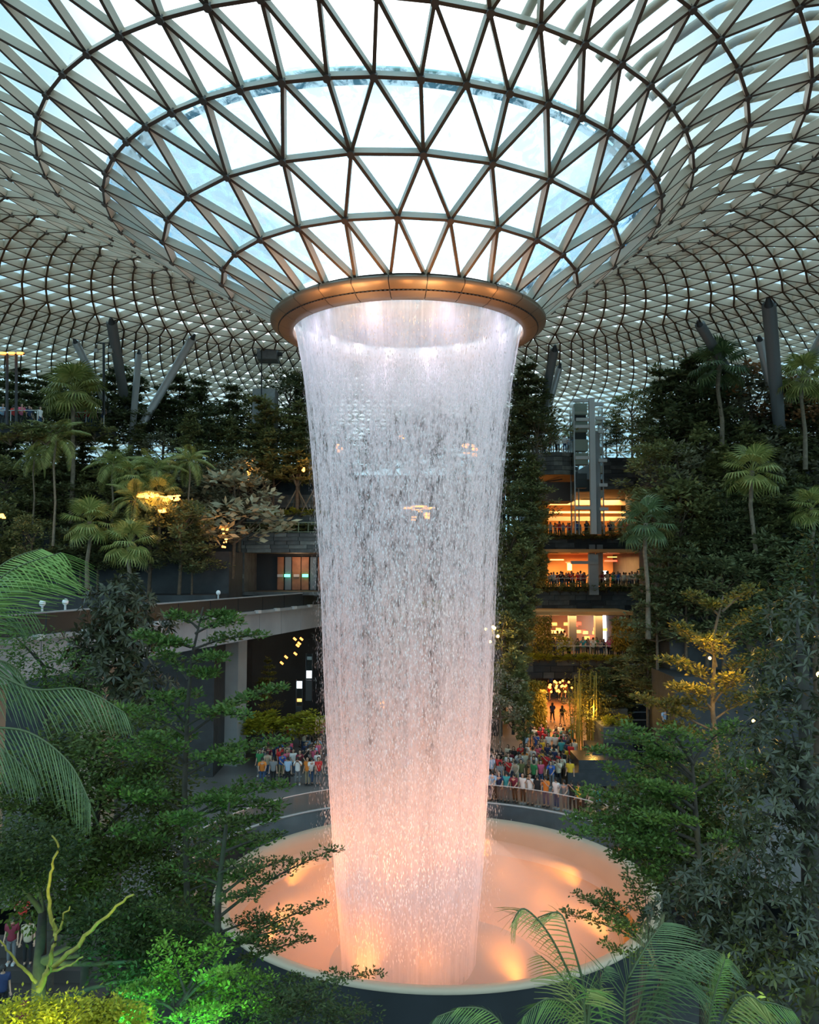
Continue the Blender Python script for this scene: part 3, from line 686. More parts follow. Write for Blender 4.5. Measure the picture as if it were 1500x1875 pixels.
# centre, behind the water
TC = [(585, 925, 1230, 80, 4), (585, 925, 1100, 84, 5), (585, 925, 985, 88, 5), (585, 925, 870, 92, 10)]
for i, q in enumerate(TC): terrace('wall_back_terrace_%d' % (i + 1), *q)
for px, py, w, h in ((765, 930, 3.2, .6), (770, 945, 1.6, .9), (867, 822, 1.6, 1.2), (700, 1290, .4, .6), (760, 1330, .5, .8), (790, 1340, .3, .3), (735, 800, .5, .3), (622, 820, .5, 1), (845, 1372, .4, .4), (850, 815, .4, .4)):
    A = at(px, py, 79.5); m = MB(); [m.box((random.uniform(-.5, .5) * w, 0, random.uniform(-.5, .5) * h), (random.uniform(.15, .4) * w, .1, random.uniform(.1, .35) * h)) for _ in range(7)]; o = m.build('wall_light', M_lampw); o.location = A
    tag(o, 'warm orange light glowing on the far terraces behind the waterfall', 'light', 'lights behind the waterfall')
# --- left-hand stone building
KL = .8; lb = struct('wall_left')
def lwall(name, px0, px1, py0, py1, Y, d, mt=M_stone): 
    Y *= KL; d *= KL; A = at(px0, py0, Y); B = at(px1, py1, Y); m = MB(); m.box(((A.x + B.x) / 2, Y + d / 2, (A.z + B.z) / 2), (B.x - A.x, d, A.z - B.z)); m.build(name, mt, lb); return A, B
A, B = lwall('upper_facing', 432, 640, 976, 1012, 84.2, 12); blocks(lb, (A.x, 84.1 * KL), (B.x, 84.1 * KL), B.z, A.z, 5, 1.5, [M_stone2, M_stone, M_stone], seed=9)
A, B = lwall('side_facing', 375, 447, 1008, 1085, 84.2, 7); blocks(lb, (A.x, 84.1 * KL), (B.x, 84.1 * KL), B.z, A.z, 9, 1.5, [M_stone2, M_stone, M_stone], seed=10)
A, B = lwall('ledge_facing', 438, 640, 938, 962, 86.5, 6); blocks(lb, (A.x, 86.4 * KL), (B.x, 86.4 * KL), B.z, A.z, 3, 1.6, [M_stone2, M_stone], seed=11)
A, B = lwall('ledge_facing', 440, 640, 906, 930, 88.5, 3); blocks(lb, (A.x, 88.4 * KL), (B.x, 88.4 * KL), B.z, A.z, 3, 1.7, [M_stone2, M_stone], seed=12)
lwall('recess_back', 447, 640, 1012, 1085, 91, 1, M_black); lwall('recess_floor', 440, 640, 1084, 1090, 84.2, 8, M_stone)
for px0, px1, mt in ((508, 520, 'c'), (522, 534, 'g'), (535, 551, 'c'), (552, 566, 'c'), (568, 580, 'g'), (582, 600, 'c')):
    A = at(px0, 1020, 90.6 * KL); B = at(px1, 1080, 90.6 * KL); m = MB(); m.box(((A.x + B.x) / 2, 90.6 * KL, (A.z + B.z) / 2), (B.x - A.x - .06, .15, A.z - B.z))
    m.build('door_leaf', mat('door_timber', (.30, .13, .06), .5, noise=.2, nscale=2) if mt == 'c' else mat('door_glass', (.12, .13, .13), .2), lb)
A = at(526, 1054, 90.3)
for i, px in enumerate((513, 526, 543, 559)):
    A = at(px, 1054, 90.3 * KL); m = MB(); m.box((0, 0, 0), (.5, .08, .24)); o = m.build('exit_sign', M_exit if i % 2 else M_pale); o.location = A
    tag(o, ['unlit exit sign left of the first glass door', 'small green glowing exit sign left of the timber doors', 'unlit sign over the left timber door', 'small green glowing exit sign on the right timber door'][i], 'sign')
point('recess_light', tuple(at(545, 1030, 88.5 * KL)), 60, (1, .55, .3), .3)
tr_ = thing('terrace_fence', 'thin green metal fence on the ledge of the left stone building', 'fence', tuple(at(520, 975, 84.6 * KL)))
x0, x1 = at(440, 975, 84.6 * KL).x, at(600, 975, 84.6 * KL).x; zf = at(520, 975, 84.6 * KL).z
M_gf = mat('green_rail', (.30, .33, .20), .6)
for i in range(10):
    m = MB(); m.box((x0 + (x1 - x0) * i / 9, 84.6 * KL, zf + .42), (.05, .05, .86)); m.build('post', M_gf, tr_)
for dz in (.83, .05):
    m = MB(); m.box(((x0 + x1) / 2, 84.6 * KL, zf + dz), (x1 - x0, .05, .05)); m.build('rail', M_gf, tr_)
lwall('infill', 442, 640, 900, 1010, 89.2, 6, M_stone3)
# pale service tower
lwall('rear_block', 445, 640, 850, 908, 92, 8, M_stone3)
A = at(490, 765, 72); twr = thing('service_tower', 'plain grey concrete tower rising behind the left-hand trees', 'tower', (A.x, 72, at(490, 860, 72).z))
B = at(490, 652, 72); m = MB(); m.box((A.x, 72, (A.z + 8 + B.z) / 2 - 1), (1.7, 1.8, B.z - A.z - 4.2)); m.build('upper_shaft', mat('tower_grey', (.16, .165, .17), .7, noise=.15), twr)
m = MB(); zt = at(490, 718, 72).z; z0_ = at(490, 860, 72).z; m.box((A.x - .1, 71.5, (zt + z0_) / 2), (1.95, 2.0, zt - z0_)); m.build('lower_shaft', mat('tower_pale', (.30, .31, .31), .8, noise=.1), twr)
m = MB(); zm = at(490, 735, 72).z; m.box((A.x + .45, 70.2, zm - 1), (.8, .3, 2)); m.build('cabinet', M_conc, twr)
m = MB(); zm = at(490, 652, 72).z; m.box((A.x, 72, zm + .15), (2.5, .4, .3)); m.build('head_beam', M_dark, twr)
mast = MB(); mast.tube([at(479, 860, 69.8), at(479, 640, 69.8)], .06, 6); mast.build('mast', M_dark, twr)

# --- train bridge
P1 = Vector((at(60, 1108, 37.7).x, 37.7, 0)); P2 = Vector((at(640, 1068, 78.7).x, 78.7, 0))
br = thing('train_bridge', 'long concrete guideway bridge with black parapet crossing behind the waterfall', 'bridge', (P1.x, P1.y, -3))
P1 = P1 + (P1 - P2) * .25
zt1 = -2.09; br_m = Vector((0, 0, 0)); t_ = (P2 - P1).normalized(); nn = Vector((t_.y, -t_.x, 0))
def beam_box(name, off0, off1, z0, z1, mt, parent=br, s0=0, s1=1):
    A = P1 + (P2 - P1) * s0; B = P1 + (P2 - P1) * s1; V = []
    for p in (A, B):
        for o, z in ((off0, z0), (off1, z0), (off1, z1), (off0, z1)): V.append(tuple(p + nn * o + Vector((0, 0, z))))
    m = MB(); m.v = V; m.f = [(0, 1, 2, 3), (7, 6, 5, 4), (0, 4, 5, 1), (1, 5, 6, 2), (2, 6, 7, 3), (3, 7, 4, 0)]; m.m = [0] * 6; return m.build(name, mt, parent)
M_deck = mat('bridge_concrete', (.34, .36, .38), .7, noise=.12, nscale=.4, bump=.1)
nseg = 14
for i in range(nseg):
    beam_box('parapet', .12, .0, -3.07, zt1, mat('black_parapet', (.025, .028, .032), .35), s0=i / nseg + .0008, s1=(i + 1) / nseg - .0008)
    beam_box('girder', -.1, -1.0, -5.08, -3.2, M_deck, s0=i / nseg + .0006, s1=(i + 1) / nseg - .0006)
beam_box('coping', .2, -.05, zt1, zt1 + .07, M_conc); beam_box('cable_tray', .3, .1, -3.28, -3.07, M_conc)
beam_box('deck', -.9, -5.8, -3.9, -3.2, M_deck); beam_box('girder', -5.1, -5.8, -5.08, -3.2, M_deck); beam_box('underside', -.95, -5.1, -5.08, -4.9, M_deck)
for i in range(12):
    s_ = .2 + i * .06; p = P1 + (P2 - P1) * s_ + nn * .35 + Vector((0, 0, -3.13)); m = MB(); m.box(tuple(p), (.5, .3, .22), math.atan2(t_.y, t_.x)); m.build('clamp', M_pale, br)
for s_, mt in ((.20, M_cream), (.36, mat('pier_tan', (.30, .24, .17), .8)), (.66, M_conc)):
    p = P1 + (P2 - P1) * s_ - nn * 2.6
    m = MB(); m.box((p.x, p.y, (-5.08 - 18.5) / 2), (1.4, 1.4, 13.4), math.atan2(t_.y, t_.x)); m.build('pier', mt if mt is not M_cream else MT['pier_tan'] if 'pier_tan' in MT else M_conc, br)
m = MB(); A = at(270, 1250, 54); B = at(640, 1250, 82)
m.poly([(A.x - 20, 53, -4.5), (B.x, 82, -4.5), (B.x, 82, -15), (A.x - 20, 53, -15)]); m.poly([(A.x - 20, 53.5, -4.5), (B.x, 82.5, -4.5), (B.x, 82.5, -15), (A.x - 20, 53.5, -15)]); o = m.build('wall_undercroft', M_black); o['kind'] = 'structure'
for (px, py), (px2, py2), s_ in (((562, 1197), (571, 1245), 0), ((544, 1245), (553, 1292), 1)):
    A = at(px, py, 66); B = at(px2, py2, 66)
    t = thing('display_case', ['slim lit glass display case in the dark under the bridge, upper one', 'slim lit glass display case in the dark under the bridge, lower one'][s_], 'display case', ((A.x + B.x) / 2, 66, B.z))
    h = A.z - B.z; w = .5
    for x in (-w / 2, w / 2):
        m = MB(); m.box((x, 0, h / 2), (.06, .4, h)); m.build('frame', M_dark, t, world=False)
    m = MB(); m.box((0, .15, h * (.8 if s_ else .2)), (w, .05, h * .28)); m.build('lit_panel', M_lampc, t, world=False)
    m = MB(); m.box((0, .15, h * (.2 if s_ else .82)), (w * .8, .05, h * .12)); m.build('lit_panel', M_strip if s_ else M_pale, t, world=False)
    m = MB(); m.box((0, -.2, h / 2), (w, .02, h)); m.build('glass', M_clear, t, world=False)
    m = MB(); m.box((0, 0, -.8), (.5, .4, 1.6)); m.build('plinth', M_dark, t, world=False)
for px, py in ((540, 1170), (548, 1178), (552, 1170), (524, 1203), (516, 1214), (541, 1197), (545, 1182)):
    m = MB(); m.box((0, 0, 0), (.30, .1, .16), 0); o = m.build('bird_lamp', M_lampw); o.location = at(px, py, 70); o.rotation_euler = (0, .7, .4)
    tag(o, 'small orange glowing lamp hanging in the dark under the bridge', 'lamp', 'orange lamps hanging under the bridge')
for px, py in ((190, 1097), (301, 1098), (998 - 600, 1088)):
    pass
for i, (px, py, Y) in enumerate(((120, 1092, 40), (78, 1092, 38.5), (400, 1076, 55))):
    A = at(px, py, Y); t = thing('bollard_lamp', ['small white globe lamp on the bridge parapet, right of two', 'small white globe lamp on the bridge parapet, left of two', 'small white lamp on the parapet below the left stone wall'][i], 'lamp', (A.x, Y, zt1))
    m = MB(); m.tube([(0, 0, 0), (0, 0, .35)], .05, 6); m.build('stem', M_pale, t, world=False); m = MB(); m.ball((0, 0, .45), .16); m.build('globe', mat('white_globe', (.8, .8, .78), .4), t, True, world=False)

# --- tree-like roof struts
def shell_hit(px, py, ymin=55):
    d = ray(px, py)
    for i in range(600):
        Y = ymin + i * .1; p = d * (Y / d.y); R = math.hypot(p.x + 1.9 * S, p.y - D); z = float(np.interp(R, [q[1] for q in RINGS], [q[2] for q in RINGS]))
        if p.z >= z: return p
    return p
M_strutd = mat('strut_dark', (.13, .135, .135), .5, .2)
for i, (px, py, qx, qy, mt, r, lab) in enumerate((
        (135, 620, 190, 730, M_steel, .30, 'slim pale slanting roof column, leftmost of the left-hand four'),
        (203, 583, 226, 720, M_strutd, .42, 'thick dark near-upright roof column among the left-hand trees'),
        (255, 640, 244, 770, M_steel, .28, 'slim pale upright roof column left of the leaning one'),
        (357, 612, 270, 762, M_steel, .34, 'pale roof column leaning strongly to the right above the left trees'),
        (1278, 588, 1345, 700, M_strutd, .40, 'grey roof column leaning left above the right-hand palm'),
        (1407, 545, 1428, 790, M_strutd, .50, 'thick dark upright roof column on the right'),
        (1390, 615, 1420, 745, M_steel, .36, 'pale roof column just left of the thick dark upright one'),
        (1512, 605, 1462, 705, M_steel, .40, 'pale roof column leaning right at the far right'),
        (1017, 632, 985, 800, M_strutd, .38, 'dark slanting roof column right of the waterfall'),
        (1027, 665, 990, 800, M_steel, .28, 'slim pale roof column beside the dark one right of the waterfall'))):
    p = shell_hit(px, py); base = at(qx, qy, 80 if 900 < px < 1100 else 72 if px < 700 else 70); base = base - (p - base).normalized() * 3
    t = thing('roof_column', lab, 'column', tuple(base))
    m = MB(); m.tube([base, base + (p - base) * .96], r, 12); m.build('shaft', mt, t, True)
    m = MB(); m.tube([base + (p - base) * .955, p], [r * .7, r * .28], 12); m.build('head', M_dark, t, True)

# ================================================================= PLANTS
LM = {
 'shade': leafmat('leaf_shade', (.018, .050, .016), (.075, .135, .040)),  # foreground shade put into the greens of these two darker leaf copies
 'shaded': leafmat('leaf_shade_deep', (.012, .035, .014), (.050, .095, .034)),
 'mid': leafmat('leaf_mid', (.055, .10, .045), (.20, .29, .13)),
 'deep': leafmat('leaf_deep', (.035, .075, .042), (.135, .21, .105)),
 'blue': leafmat('leaf_blue', (.06, .10, .08), (.19, .26, .19), .15),
 'dark': leafmat('leaf_dark', (.016, .028, .014), (.055, .082, .048), .12, .35, .6),
 'bright': leafmat('leaf_bright', (0.060, 0.204, 0.025), (0.204, 0.476, 0.085), .35),
 'fore': leafmat('leaf_fore', (.022, .080, .022), (.095, .22, .055), .3),
 'lime': leafmat('leaf_lime', (0.119, 0.221, 0.020), (0.374, 0.476, 0.051), .35),
 'gold': leafmat('leaf_lamp_gold', (.05, .09, .02), (.22, .23, .06), .3),  # golden lamp light put into the colour of green leaves
 'palm': leafmat('leaf_palm', (0.081, 0.173, 0.046), (0.298, 0.436, 0.173), .25, .4),
 'palmd': leafmat('leaf_palm_dark', (0.027, 0.081, 0.036), (0.115, 0.230, 0.115), .2, .4),
 'frond': leafmat('leaf_frond', (0.060, 0.187, 0.051), (0.170, 0.374, 0.119), .3, .35),
 'pale': leafmat('leaf_pale', (0.153, 0.221, 0.170), (0.374, 0.476, 0.374), .15),
 'rust': leafmat('leaf_rust', (0.115, 0.081, 0.042), (0.275, 0.196, 0.092), .2),
 'bamboo': leafmat('leaf_bamboo', (0.085, 0.136, 0.020), (0.306, 0.340, 0.068), .3),
}
class Leaves:
    def __init__(s): s.a = []
    def add(s, C, Dr, L, Wd, up=None, fold=.0):
        """rhombic leaves: C (n,3) bases, Dr (n,3) directions, L, Wd lengths and widths"""
        n = len(C); C = np.asarray(C, float); Dr = np.asarray(Dr, float); Dr /= np.linalg.norm(Dr, axis=1)[:, None] + 1e-9
        if up is None: up = rng.normal(0, .45, (n, 3)) + np.array([0, 0, 1])
        Sd = np.cross(Dr, up); Sd /= np.linalg.norm(Sd, axis=1)[:, None] + 1e-9
        L = np.broadcast_to(L, n)[:, None]; Wd = np.broadcast_to(Wd, n)[:, None]
        dz = np.zeros((n, 3)); dz[:, 2] = 1
        s.a.append(np.stack([C, C + Dr * L * .5 + Sd * Wd * .5, C + Dr * L - dz * L * fold, C + Dr * L * .5 - Sd * Wd * .5], 1).reshape(-1, 3))
    def mesh(s, name, mt): return quads(name, np.concatenate(s.a), mt)
def rdir(n, up=0.0):
    d = rng.normal(0, 1, (n, 3)); d /= np.linalg.norm(d, axis=1)[:, None]; d[:, 2] = d[:, 2] * .6 + up; return d
def cluster(lv, c, r, n, L, Wd, flat=.6, up=.15):
    """leaf spray: leaves pointing out from a centre, most of them near the surface of a flattened ball"""
    d = rng.normal(0, 1, (n, 3)); d /= np.linalg.norm(d, axis=1)[:, None]
    q = d * (rng.random(n) ** .4)[:, None] * r; q[:, 2] *= flat
    dd = d * .8 + rng.normal(0, .5, (n, 3)); dd[:, 2] = dd[:, 2] * .4 + up
    lv.add(np.asarray(c) + q, dd, L * (.7 + .6 * rng.random(n)), Wd)
def bend(a, b, k=.12, n=6, sag=0):
    a = Vector(a); b = Vector(b); L = (b - a).length; o = Vector((random.uniform(-1, 1), random.uniform(-1, 1), random.uniform(-.4, 1))) * L * k
    return [a.lerp(b, i / n) + o * math.sin(PI * i / n) - Vector((0, 0, sag * L * math.sin(PI * i / n))) for i in range(n + 1)]

def tree_layered(h, rad, tiers, leaf, nl, seed, conic=1.0):
    random.seed(seed); w = MB(); lv = Leaves(); tip = Vector((random.uniform(-.2, .2), random.uniform(-.2, .2), h))
    w.tube([(0, 0, 0), (tip.x * .3, tip.y * .3, h * .4), (tip.x * .7, tip.y * .7, h * .75), tip], [h * .014, h * .011, h * .007, .02], 6)
    for t in range(tiers):
        f = (t + .6) / tiers; z = h * (.28 + .72 * f); r = rad * ((1 - f * conic) * .85 + .18) * random.uniform(.8, 1.1)
        nb = 5 if f < .8 else 3
        for b in range(nb):
            a = random.random() * 2 * PI; e = Vector((math.cos(a) * r, math.sin(a) * r, z + r * random.uniform(.0, .28)))
            bp = bend((tip.x * f, tip.y * f, z - .1 * r), e, .06, 4); w.tube(bp, [.05, .04, .03, .02, .01], 4)
            k = 4
            for q in range(k):
                c = bp[1 + min(3, q)] + Vector((random.uniform(-1, 1), random.uniform(-1, 1), 0)) * r * .22
                cluster(lv, c, r * .30, nl, leaf, leaf * .45, .30, .1)
    cluster(lv, tip, rad * .22, nl, leaf, leaf * .45, .8, .3)
    return w, lv
def tree_round(h, rad, base, leaf, nc, nl, seed, tall=1.0):
    random.seed(seed); w = MB(); lv = Leaves(); cz = h - rad * tall
    w.tube([(0, 0, 0), (.1, .05, h * .45), (0, 0, cz)], [h * .018, h * .014, h * .008], 6)
    for i in range(nc):
        a = random.random() * 2 * PI; u = random.uniform(-.75, 1); rr = rad * math.sqrt(max(0, 1 - u * u)) * random.uniform(.55, 1.08)
        c = Vector((math.cos(a) * rr, math.sin(a) * rr, cz + u * rad * tall))
        if i % 3 == 0: w.tube(bend((0, 0, max(base, c.z - rad * .8)), c, .08, 4), [.06, .05, .035, .02, .01], 4)
        cluster(lv, c, rad * random.uniform(.22, .38), nl, leaf, leaf * .5, .55, .15)
    return w, lv
def make_tree(name, wl, lmat, bmat=M_bark):
    w, lv = wl; t = thing(name, 'x', 'tree'); w.build('trunk', bmat, t, True, world=False)
    f = link('foliage', lv.mesh('foliage', lmat), t); f['kind'] = 'stuff'; return t
ARCH = {}
def arch(key, name, gen, h, lmat, bmat=M_bark): ARCH[key] = (make_tree(name, gen, lmat, bmat), h, [0], name)
arch('lay1', 'layered_tree', tree_layered(8, 2.6, 9, .30, 34, 1), 8, LM['deep'])
arch('lay2', 'layered_tree', tree_layered(8, 2.1, 11, .28, 28, 2), 8, LM['mid'])
arch('lay3', 'layered_tree', tree_layered(8, 3.0, 8, .32, 36, 3), 8, LM['deep'])
arch('rnd1', 'broadleaf_tree', tree_round(8, 2.4, 3, .32, 44, 60, 4), 8, LM['mid'])
arch('rnd2', 'broadleaf_tree', tree_round(8, 2.0, 2, .30, 44, 60, 5, 1.5), 8, LM['deep'])
arch('rnd3', 'broadleaf_tree', tree_round(8, 2.3, 3, .34, 40, 55, 6, 1.2), 8, LM['blue'])
arch('rst', 'rusty_tree', tree_round(8, 2.4, 4, .30, 34, 44, 8), 8, LM['rust'])
arch('slim', 'slender_tree', tree_layered(8, 1.3, 13, .26, 26, 9, .6), 8, LM['mid'])
arch('ivy', 'climber_column', tree_round(8, 1.15, 0, .34, 70, 46, 10, 3.4), 8, LM['mid'], M_barkd)
arch('gold', 'golden_tree', tree_layered(8, 2.2, 8, .28, 24, 11), 8, LM['gold'])  # green tree, its gold is lamp light put into the leaf colour
arch('shr', 'leafy_shrub', tree_round(2.0, 1.1, 0, .26, 18, 45, 12, .75), 2, LM['mid'])
arch('shrg', 'lime_shrub', tree_round(2.0, 1.1, 0, .22, 18, 45, 13, .75), 2, LM['lime'])
arch('pale', 'umbrella_tree', tree_round(6, 2.3, 2, .50, 34, 34, 14, .95), 6, LM['pale'])
# fan palm and feather palm; each frond is a part
def fan_frond(L, seed, mt):
    random.seed(seed); w = MB(); w.tube([(0, 0, 0), (L * .25, 0, L * .10), (L * .5, 0, L * .12)], [.03, .025, .02], 4); n = 22
    C = Vector((L * .5, 0, L * .12)); V = []
    for i in range(n):
        a = R_(-125 + 250 * i / (n - 1)); l = L * .55 * (.75 + .25 * math.cos(a)); d = Vector((math.cos(a), math.sin(a), .12 - .10 * abs(math.sin(a)))); s = Vector((-math.sin(a), math.cos(a), 0)) * L * .03
        m1 = C + d * l * .6; tip = C + d * l + Vector((0, 0, -l * .38)); b = len(w.v)
        w.poly([C, m1 - s, tip, m1 + s])
    return w.mesh('frond', mt)
def feather_frond(L, seed, mt, n=26, ll=.34, droop=.55):
    w = MB(); pts = []
    for i in range(9):
        t = i / 8; pts.append(Vector((L * (t * .92), 0, L * (.55 * t - droop * 1.5 * t * t))))
    w.tube(pts, [.035 * (1 - i / 10) for i in range(9)], 4)
    for i in range(n):
        t = .12 + .86 * i / (n - 1); k = t * 8; j = min(7, int(k)); p = pts[j].lerp(pts[j + 1], k - j); tg = (pts[j + 1] - pts[j]).normalized()
        l = L * ll * (math.sin(PI * (.18 + .76 * t)) ** .7)
        for sgn in (-1, 1):
            d = (Vector((0, sgn, 0)) * .8 + tg * .55 + Vector((0, 0, -.12))).normalized(); s = tg * L * .012; m1 = p + d * l * .5; tip = p + d * l + Vector((0, 0, -l * .35))
            w.poly([p - s, m1 - s * 1.3, tip, m1 + s * 1.3])
    return w.mesh('frond', mt)
def make_palm(name, frond_me, h, n, seed, r=.14, spread=1.0):
    random.seed(seed); t = thing(name, 'x', 'palm'); m = MB(); m.tube([(0, 0, 0), (h * .012, 0, h * .4), (-.02 * h, 0, h * .75), (0, 0, h)], [r * 1.3, r, r * .9, r * 1.1], 8); m.build('trunk', M_palmbark, t, True, world=False)
    for i in range(n):
        f = link('frond', frond_me, t); el = R_(62 - 125 * (i / n) ** 1.1 * spread + random.uniform(-8, 8)); az = i * 2.399 + random.uniform(-.2, .2)
        f.location = (0, 0, h - .1); f.rotation_euler = (0, -el, az)
    return t
ARCH['fan'] = (make_palm('fan_palm', fan_frond(2.2, 1, LM['palm']), 8, 20, 1), 8, [0], 'fan_palm')
ARCH['fand'] = (make_palm('fan_palm', fan_frond(2.2, 2, LM['palmd']), 8, 18, 2), 8, [0], 'fan_palm')
ARCH['fea'] = (make_palm('feather_palm', feather_frond(3.0, 1, LM['palm']), 8, 14, 3, .10), 8, [0], 'feather_palm')
PLACED = []
def zk(zone, Y):
    if 'left' in zone or 'stone ledge' in zone: return Y * .8
    if 'right terrace' in zone or 'right slope' in zone: return Y * .8
    if 'strip' in zone: return Y * .86
    if 'behind the lift' in zone: return Y * .92
    return Y
def plant(key, px, pyt, pyb, Y, zone, wk=1.0, rz=None, depth_of='h'):
    Y = zk(zone, Y)
    proto, h, used, nm = ARCH[key]; B = at(px, pyb, Y); T = at(px, pyt, Y); s = (T.z - B.z) / (h * (1.04 if key in ('fan', 'fand', 'fea') else 1.0))
    o = proto if not used[0] else copy_tree(proto); used[0] = 1
    place(o, B, random.random() * 6.28 if rz is None else rz, (s * wk, s * wk, s)); PLACED.append((key, nm, px, pyt, Y, zone, o)); return o
def plant_w(key, px, pyt, pyb, Y, zone, scale, rz=None):        # palms: crown at its own scale, long trunk
    scale *= .85; Y = zk(zone, Y)
    proto, h, used, nm = ARCH[key]; B = at(px, pyb, Y); T = at(px, pyt, Y); hh = T.z - B.z
    o = proto if not used[0] else copy_tree(proto); used[0] = 1
    place(o, B, random.random() * 6.28 if rz is None else rz, scale)
    for c in o.children:
        if c.name.startswith('trunk'): c.scale = (1, 1, hh / scale / h)
        else: c.location = (0, 0, hh / scale - .1)
    PLACED.append((key, nm, px, pyt, Y, zone, o)); return o
rt = random.Random(21)
def rows(xs, tops, spread, pyb, Y, zone, keys, dy=18, wk=1.15):
    for x in np.arange(xs[0], xs[1], spread):
        px = x + rt.uniform(-spread * .3, spread * .3); py = float(np.interp(px, [t[0] for t in tops], [t[1] for t in tops])) + rt.uniform(-dy, dy)
        plant(rt.choice(keys), px, py, pyb, Y + rt.uniform(-1.4, 1.4), zone, wk * rt.uniform(.9, 1.2), rt.random() * 6.28)
# left forest
rows((-50, 590), [(-50, 668), (30, 672), (60, 700), (110, 668), (170, 690), (215, 668), (260, 700), (330, 695), (400, 700), (440, 690), (470, 765), (505, 765), (525, 695), (560, 690)], 42, 862, 92, 'the topmost left terrace', ['lay1', 'lay3', 'rnd1', 'lay3', 'rst', 'lay1', 'rnd2'], 12)
rows((-60, 585), [(-60, 770), (200, 790), (400, 770), (585, 780)], 44, 925, 87, 'the upper left terrace', ['lay1', 'lay2', 'lay3', 'rnd2', 'rnd3', 'slim'], 25)
rows((-80, 440), [(-80, 840), (430, 850)], 46, 1010, 81, 'the middle left terrace', ['lay1', 'lay2', 'rnd1', 'rnd2', 'rnd3', 'lay2'], 28)
rows((-80, 380), [(-80, 930), (200, 950), (380, 940)], 44, 1094, 75, 'the lower left terrace', ['lay1', 'lay2', 'rnd1', 'lay3', 'rnd2', 'slim'], 28)
for px, a, b, Y, k, sc_ in ((130, 718, 850, 85, 'fan', 1.55), (130, 715, 960, 81, 'fan', 1.5), (285, 862, 960, 76, 'fea', .95), (205, 850, 960, 77, 'fea', .9), (345, 845, 960, 77, 'fea', .8), (245, 915, 1000, 74, 'fea', .9),
                       (160, 955, 1080, 71, 'fan', 1.15), (235, 995, 1090, 70, 'fan', 1.15), (290, 905, 1010, 75, 'fan', 1.0), (60, 835, 960, 77, 'fea', .7), (97, 803, 1000, 73, 'fea', .95), (240, 870, 980, 75, 'fan', .9)):
    plant_w(k, px, a, b, Y, 'the left slope', sc_)
plant('pale', 425, 872, 1060, 79, 'the left slope', 1.15); plant('gold', 490, 1207, 1330, 66, 'the dark plaza under the bridge', .9)
for i, px in enumerate((484, 544, 576)):
    o = plant('slim', px, 730 + 10 * i, 940, 86, 'the stone ledge', 1.3)
    t = thing('tree_props', ['crossed timber props round the slim tree nearest the pale umbrella tree', 'crossed timber props round the middle slim ledge tree', 'crossed timber props round the slim ledge tree nearest the waterfall'][i], 'tree props', o.location)
    for dx, dy in ((-1.1, -.2), (1.1, -.2), (-.6, .9), (.6, .9)):
        m = MB(); m.tube([(dx, dy, 0), (-dx * .55, -dy * .55, 3.3)], .055, 5); m.build('prop', M_palmbark, t, world=False)
# behind the water
rows((588, 925), [(588, 770), (925, 720)], 44, 875, 93, 'the far terrace behind the waterfall', ['lay1', 'rnd2', 'lay3'], 30)
rows((588, 925), [(588, 870), (925, 860)], 55, 990, 89, 'the second terrace behind the waterfall', ['lay1', 'rnd1', 'lay2'], 25)
rows((600, 925), [(588, 980), (925, 990)], 60, 1100, 85, 'the third terrace behind the waterfall', ['lay1', 'rnd1'], 25)
rows((600, 925), [(588, 1110), (925, 1110)], 60, 1235, 80, 'the lowest terrace behind the waterfall', ['lay2', 'rnd1', 'shrg'], 25)
rows((596, 925), [(588, 835), (925, 825)], 30, 882, 91, 'the hedge line behind the waterfall', ['rnd2', 'rnd1', 'rnd3'], 14, 1.6)
# strip between the waterfall and the galleries
for px, a, b, Y, k, w_ in ((968, 668, 850, 84, 'lay1', 1.2), (948, 700, 880, 86, 'lay3', 1), (985, 760, 900, 82, 'rnd2', .9), (940, 790, 960, 83, 'lay1', 1.1), (972, 835, 1000, 81, 'lay2', 1.1), (950, 890, 1060, 79, 'lay3', 1), (978, 940, 1090, 83, 'ivy', 1.0),
                       (935, 960, 1120, 78, 'rnd1', .9), (960, 990, 1150, 76, 'ivy', 1.1), (925, 1040, 1210, 75, 'lay2', 1), (955, 1080, 1240, 74, 'ivy', 1.0), (920, 1120, 1290, 72, 'rnd2', 1), (940, 1190, 1345, 68, 'ivy', 1.2), (915, 1230, 1370, 64, 'rnd3', 1), (960, 1250, 1370, 66, 'ivy', 1)):
    plant(k, px, a, b, Y, 'the strip between waterfall and galleries', w_)
# right forest
for px, a, b, Y, k, w_ in ((1158, 722, 838, 88, 'rnd1', 1.1), (1130, 760, 838, 90, 'lay1', 1), (1195, 750, 840, 90, 'lay3', 1), (1040, 765, 830, 90, 'fea', 1), (1010, 760, 830, 92, 'lay1', 1), (1110, 770, 840, 92, 'rnd2', 1)):
    plant(k, px, a, b, Y, 'the roof terrace behind the lift tower', w_)
rows((1225, 1560), [(1225, 690), (1245, 665), (1320, 660), (1390, 665), (1420, 720), (1450, 700), (1560, 700)], 36, 905, 88, 'the topmost right terrace', ['rnd2', 'lay1', 'rnd1', 'lay3', 'rnd3', 'rst'], 14)
rows((1218, 1560), [(1215, 800), (1560, 790)], 38, 1010, 82, 'the upper right terrace', ['ivy', 'rnd2', 'lay2', 'rnd1', 'lay1', 'rnd3'], 28)
rows((1215, 1560), [(1215, 905), (1560, 900)], 40, 1120, 76, 'the middle right terrace', ['lay1', 'lay2', 'lay3', 'rnd1', 'rnd2', 'slim'], 28)
rows((1210, 1560), [(1210, 1005), (1560, 990)], 42, 1240, 70, 'the lower right terrace', ['lay1', 'lay3', 'rnd2', 'lay1', 'lay2'], 28)
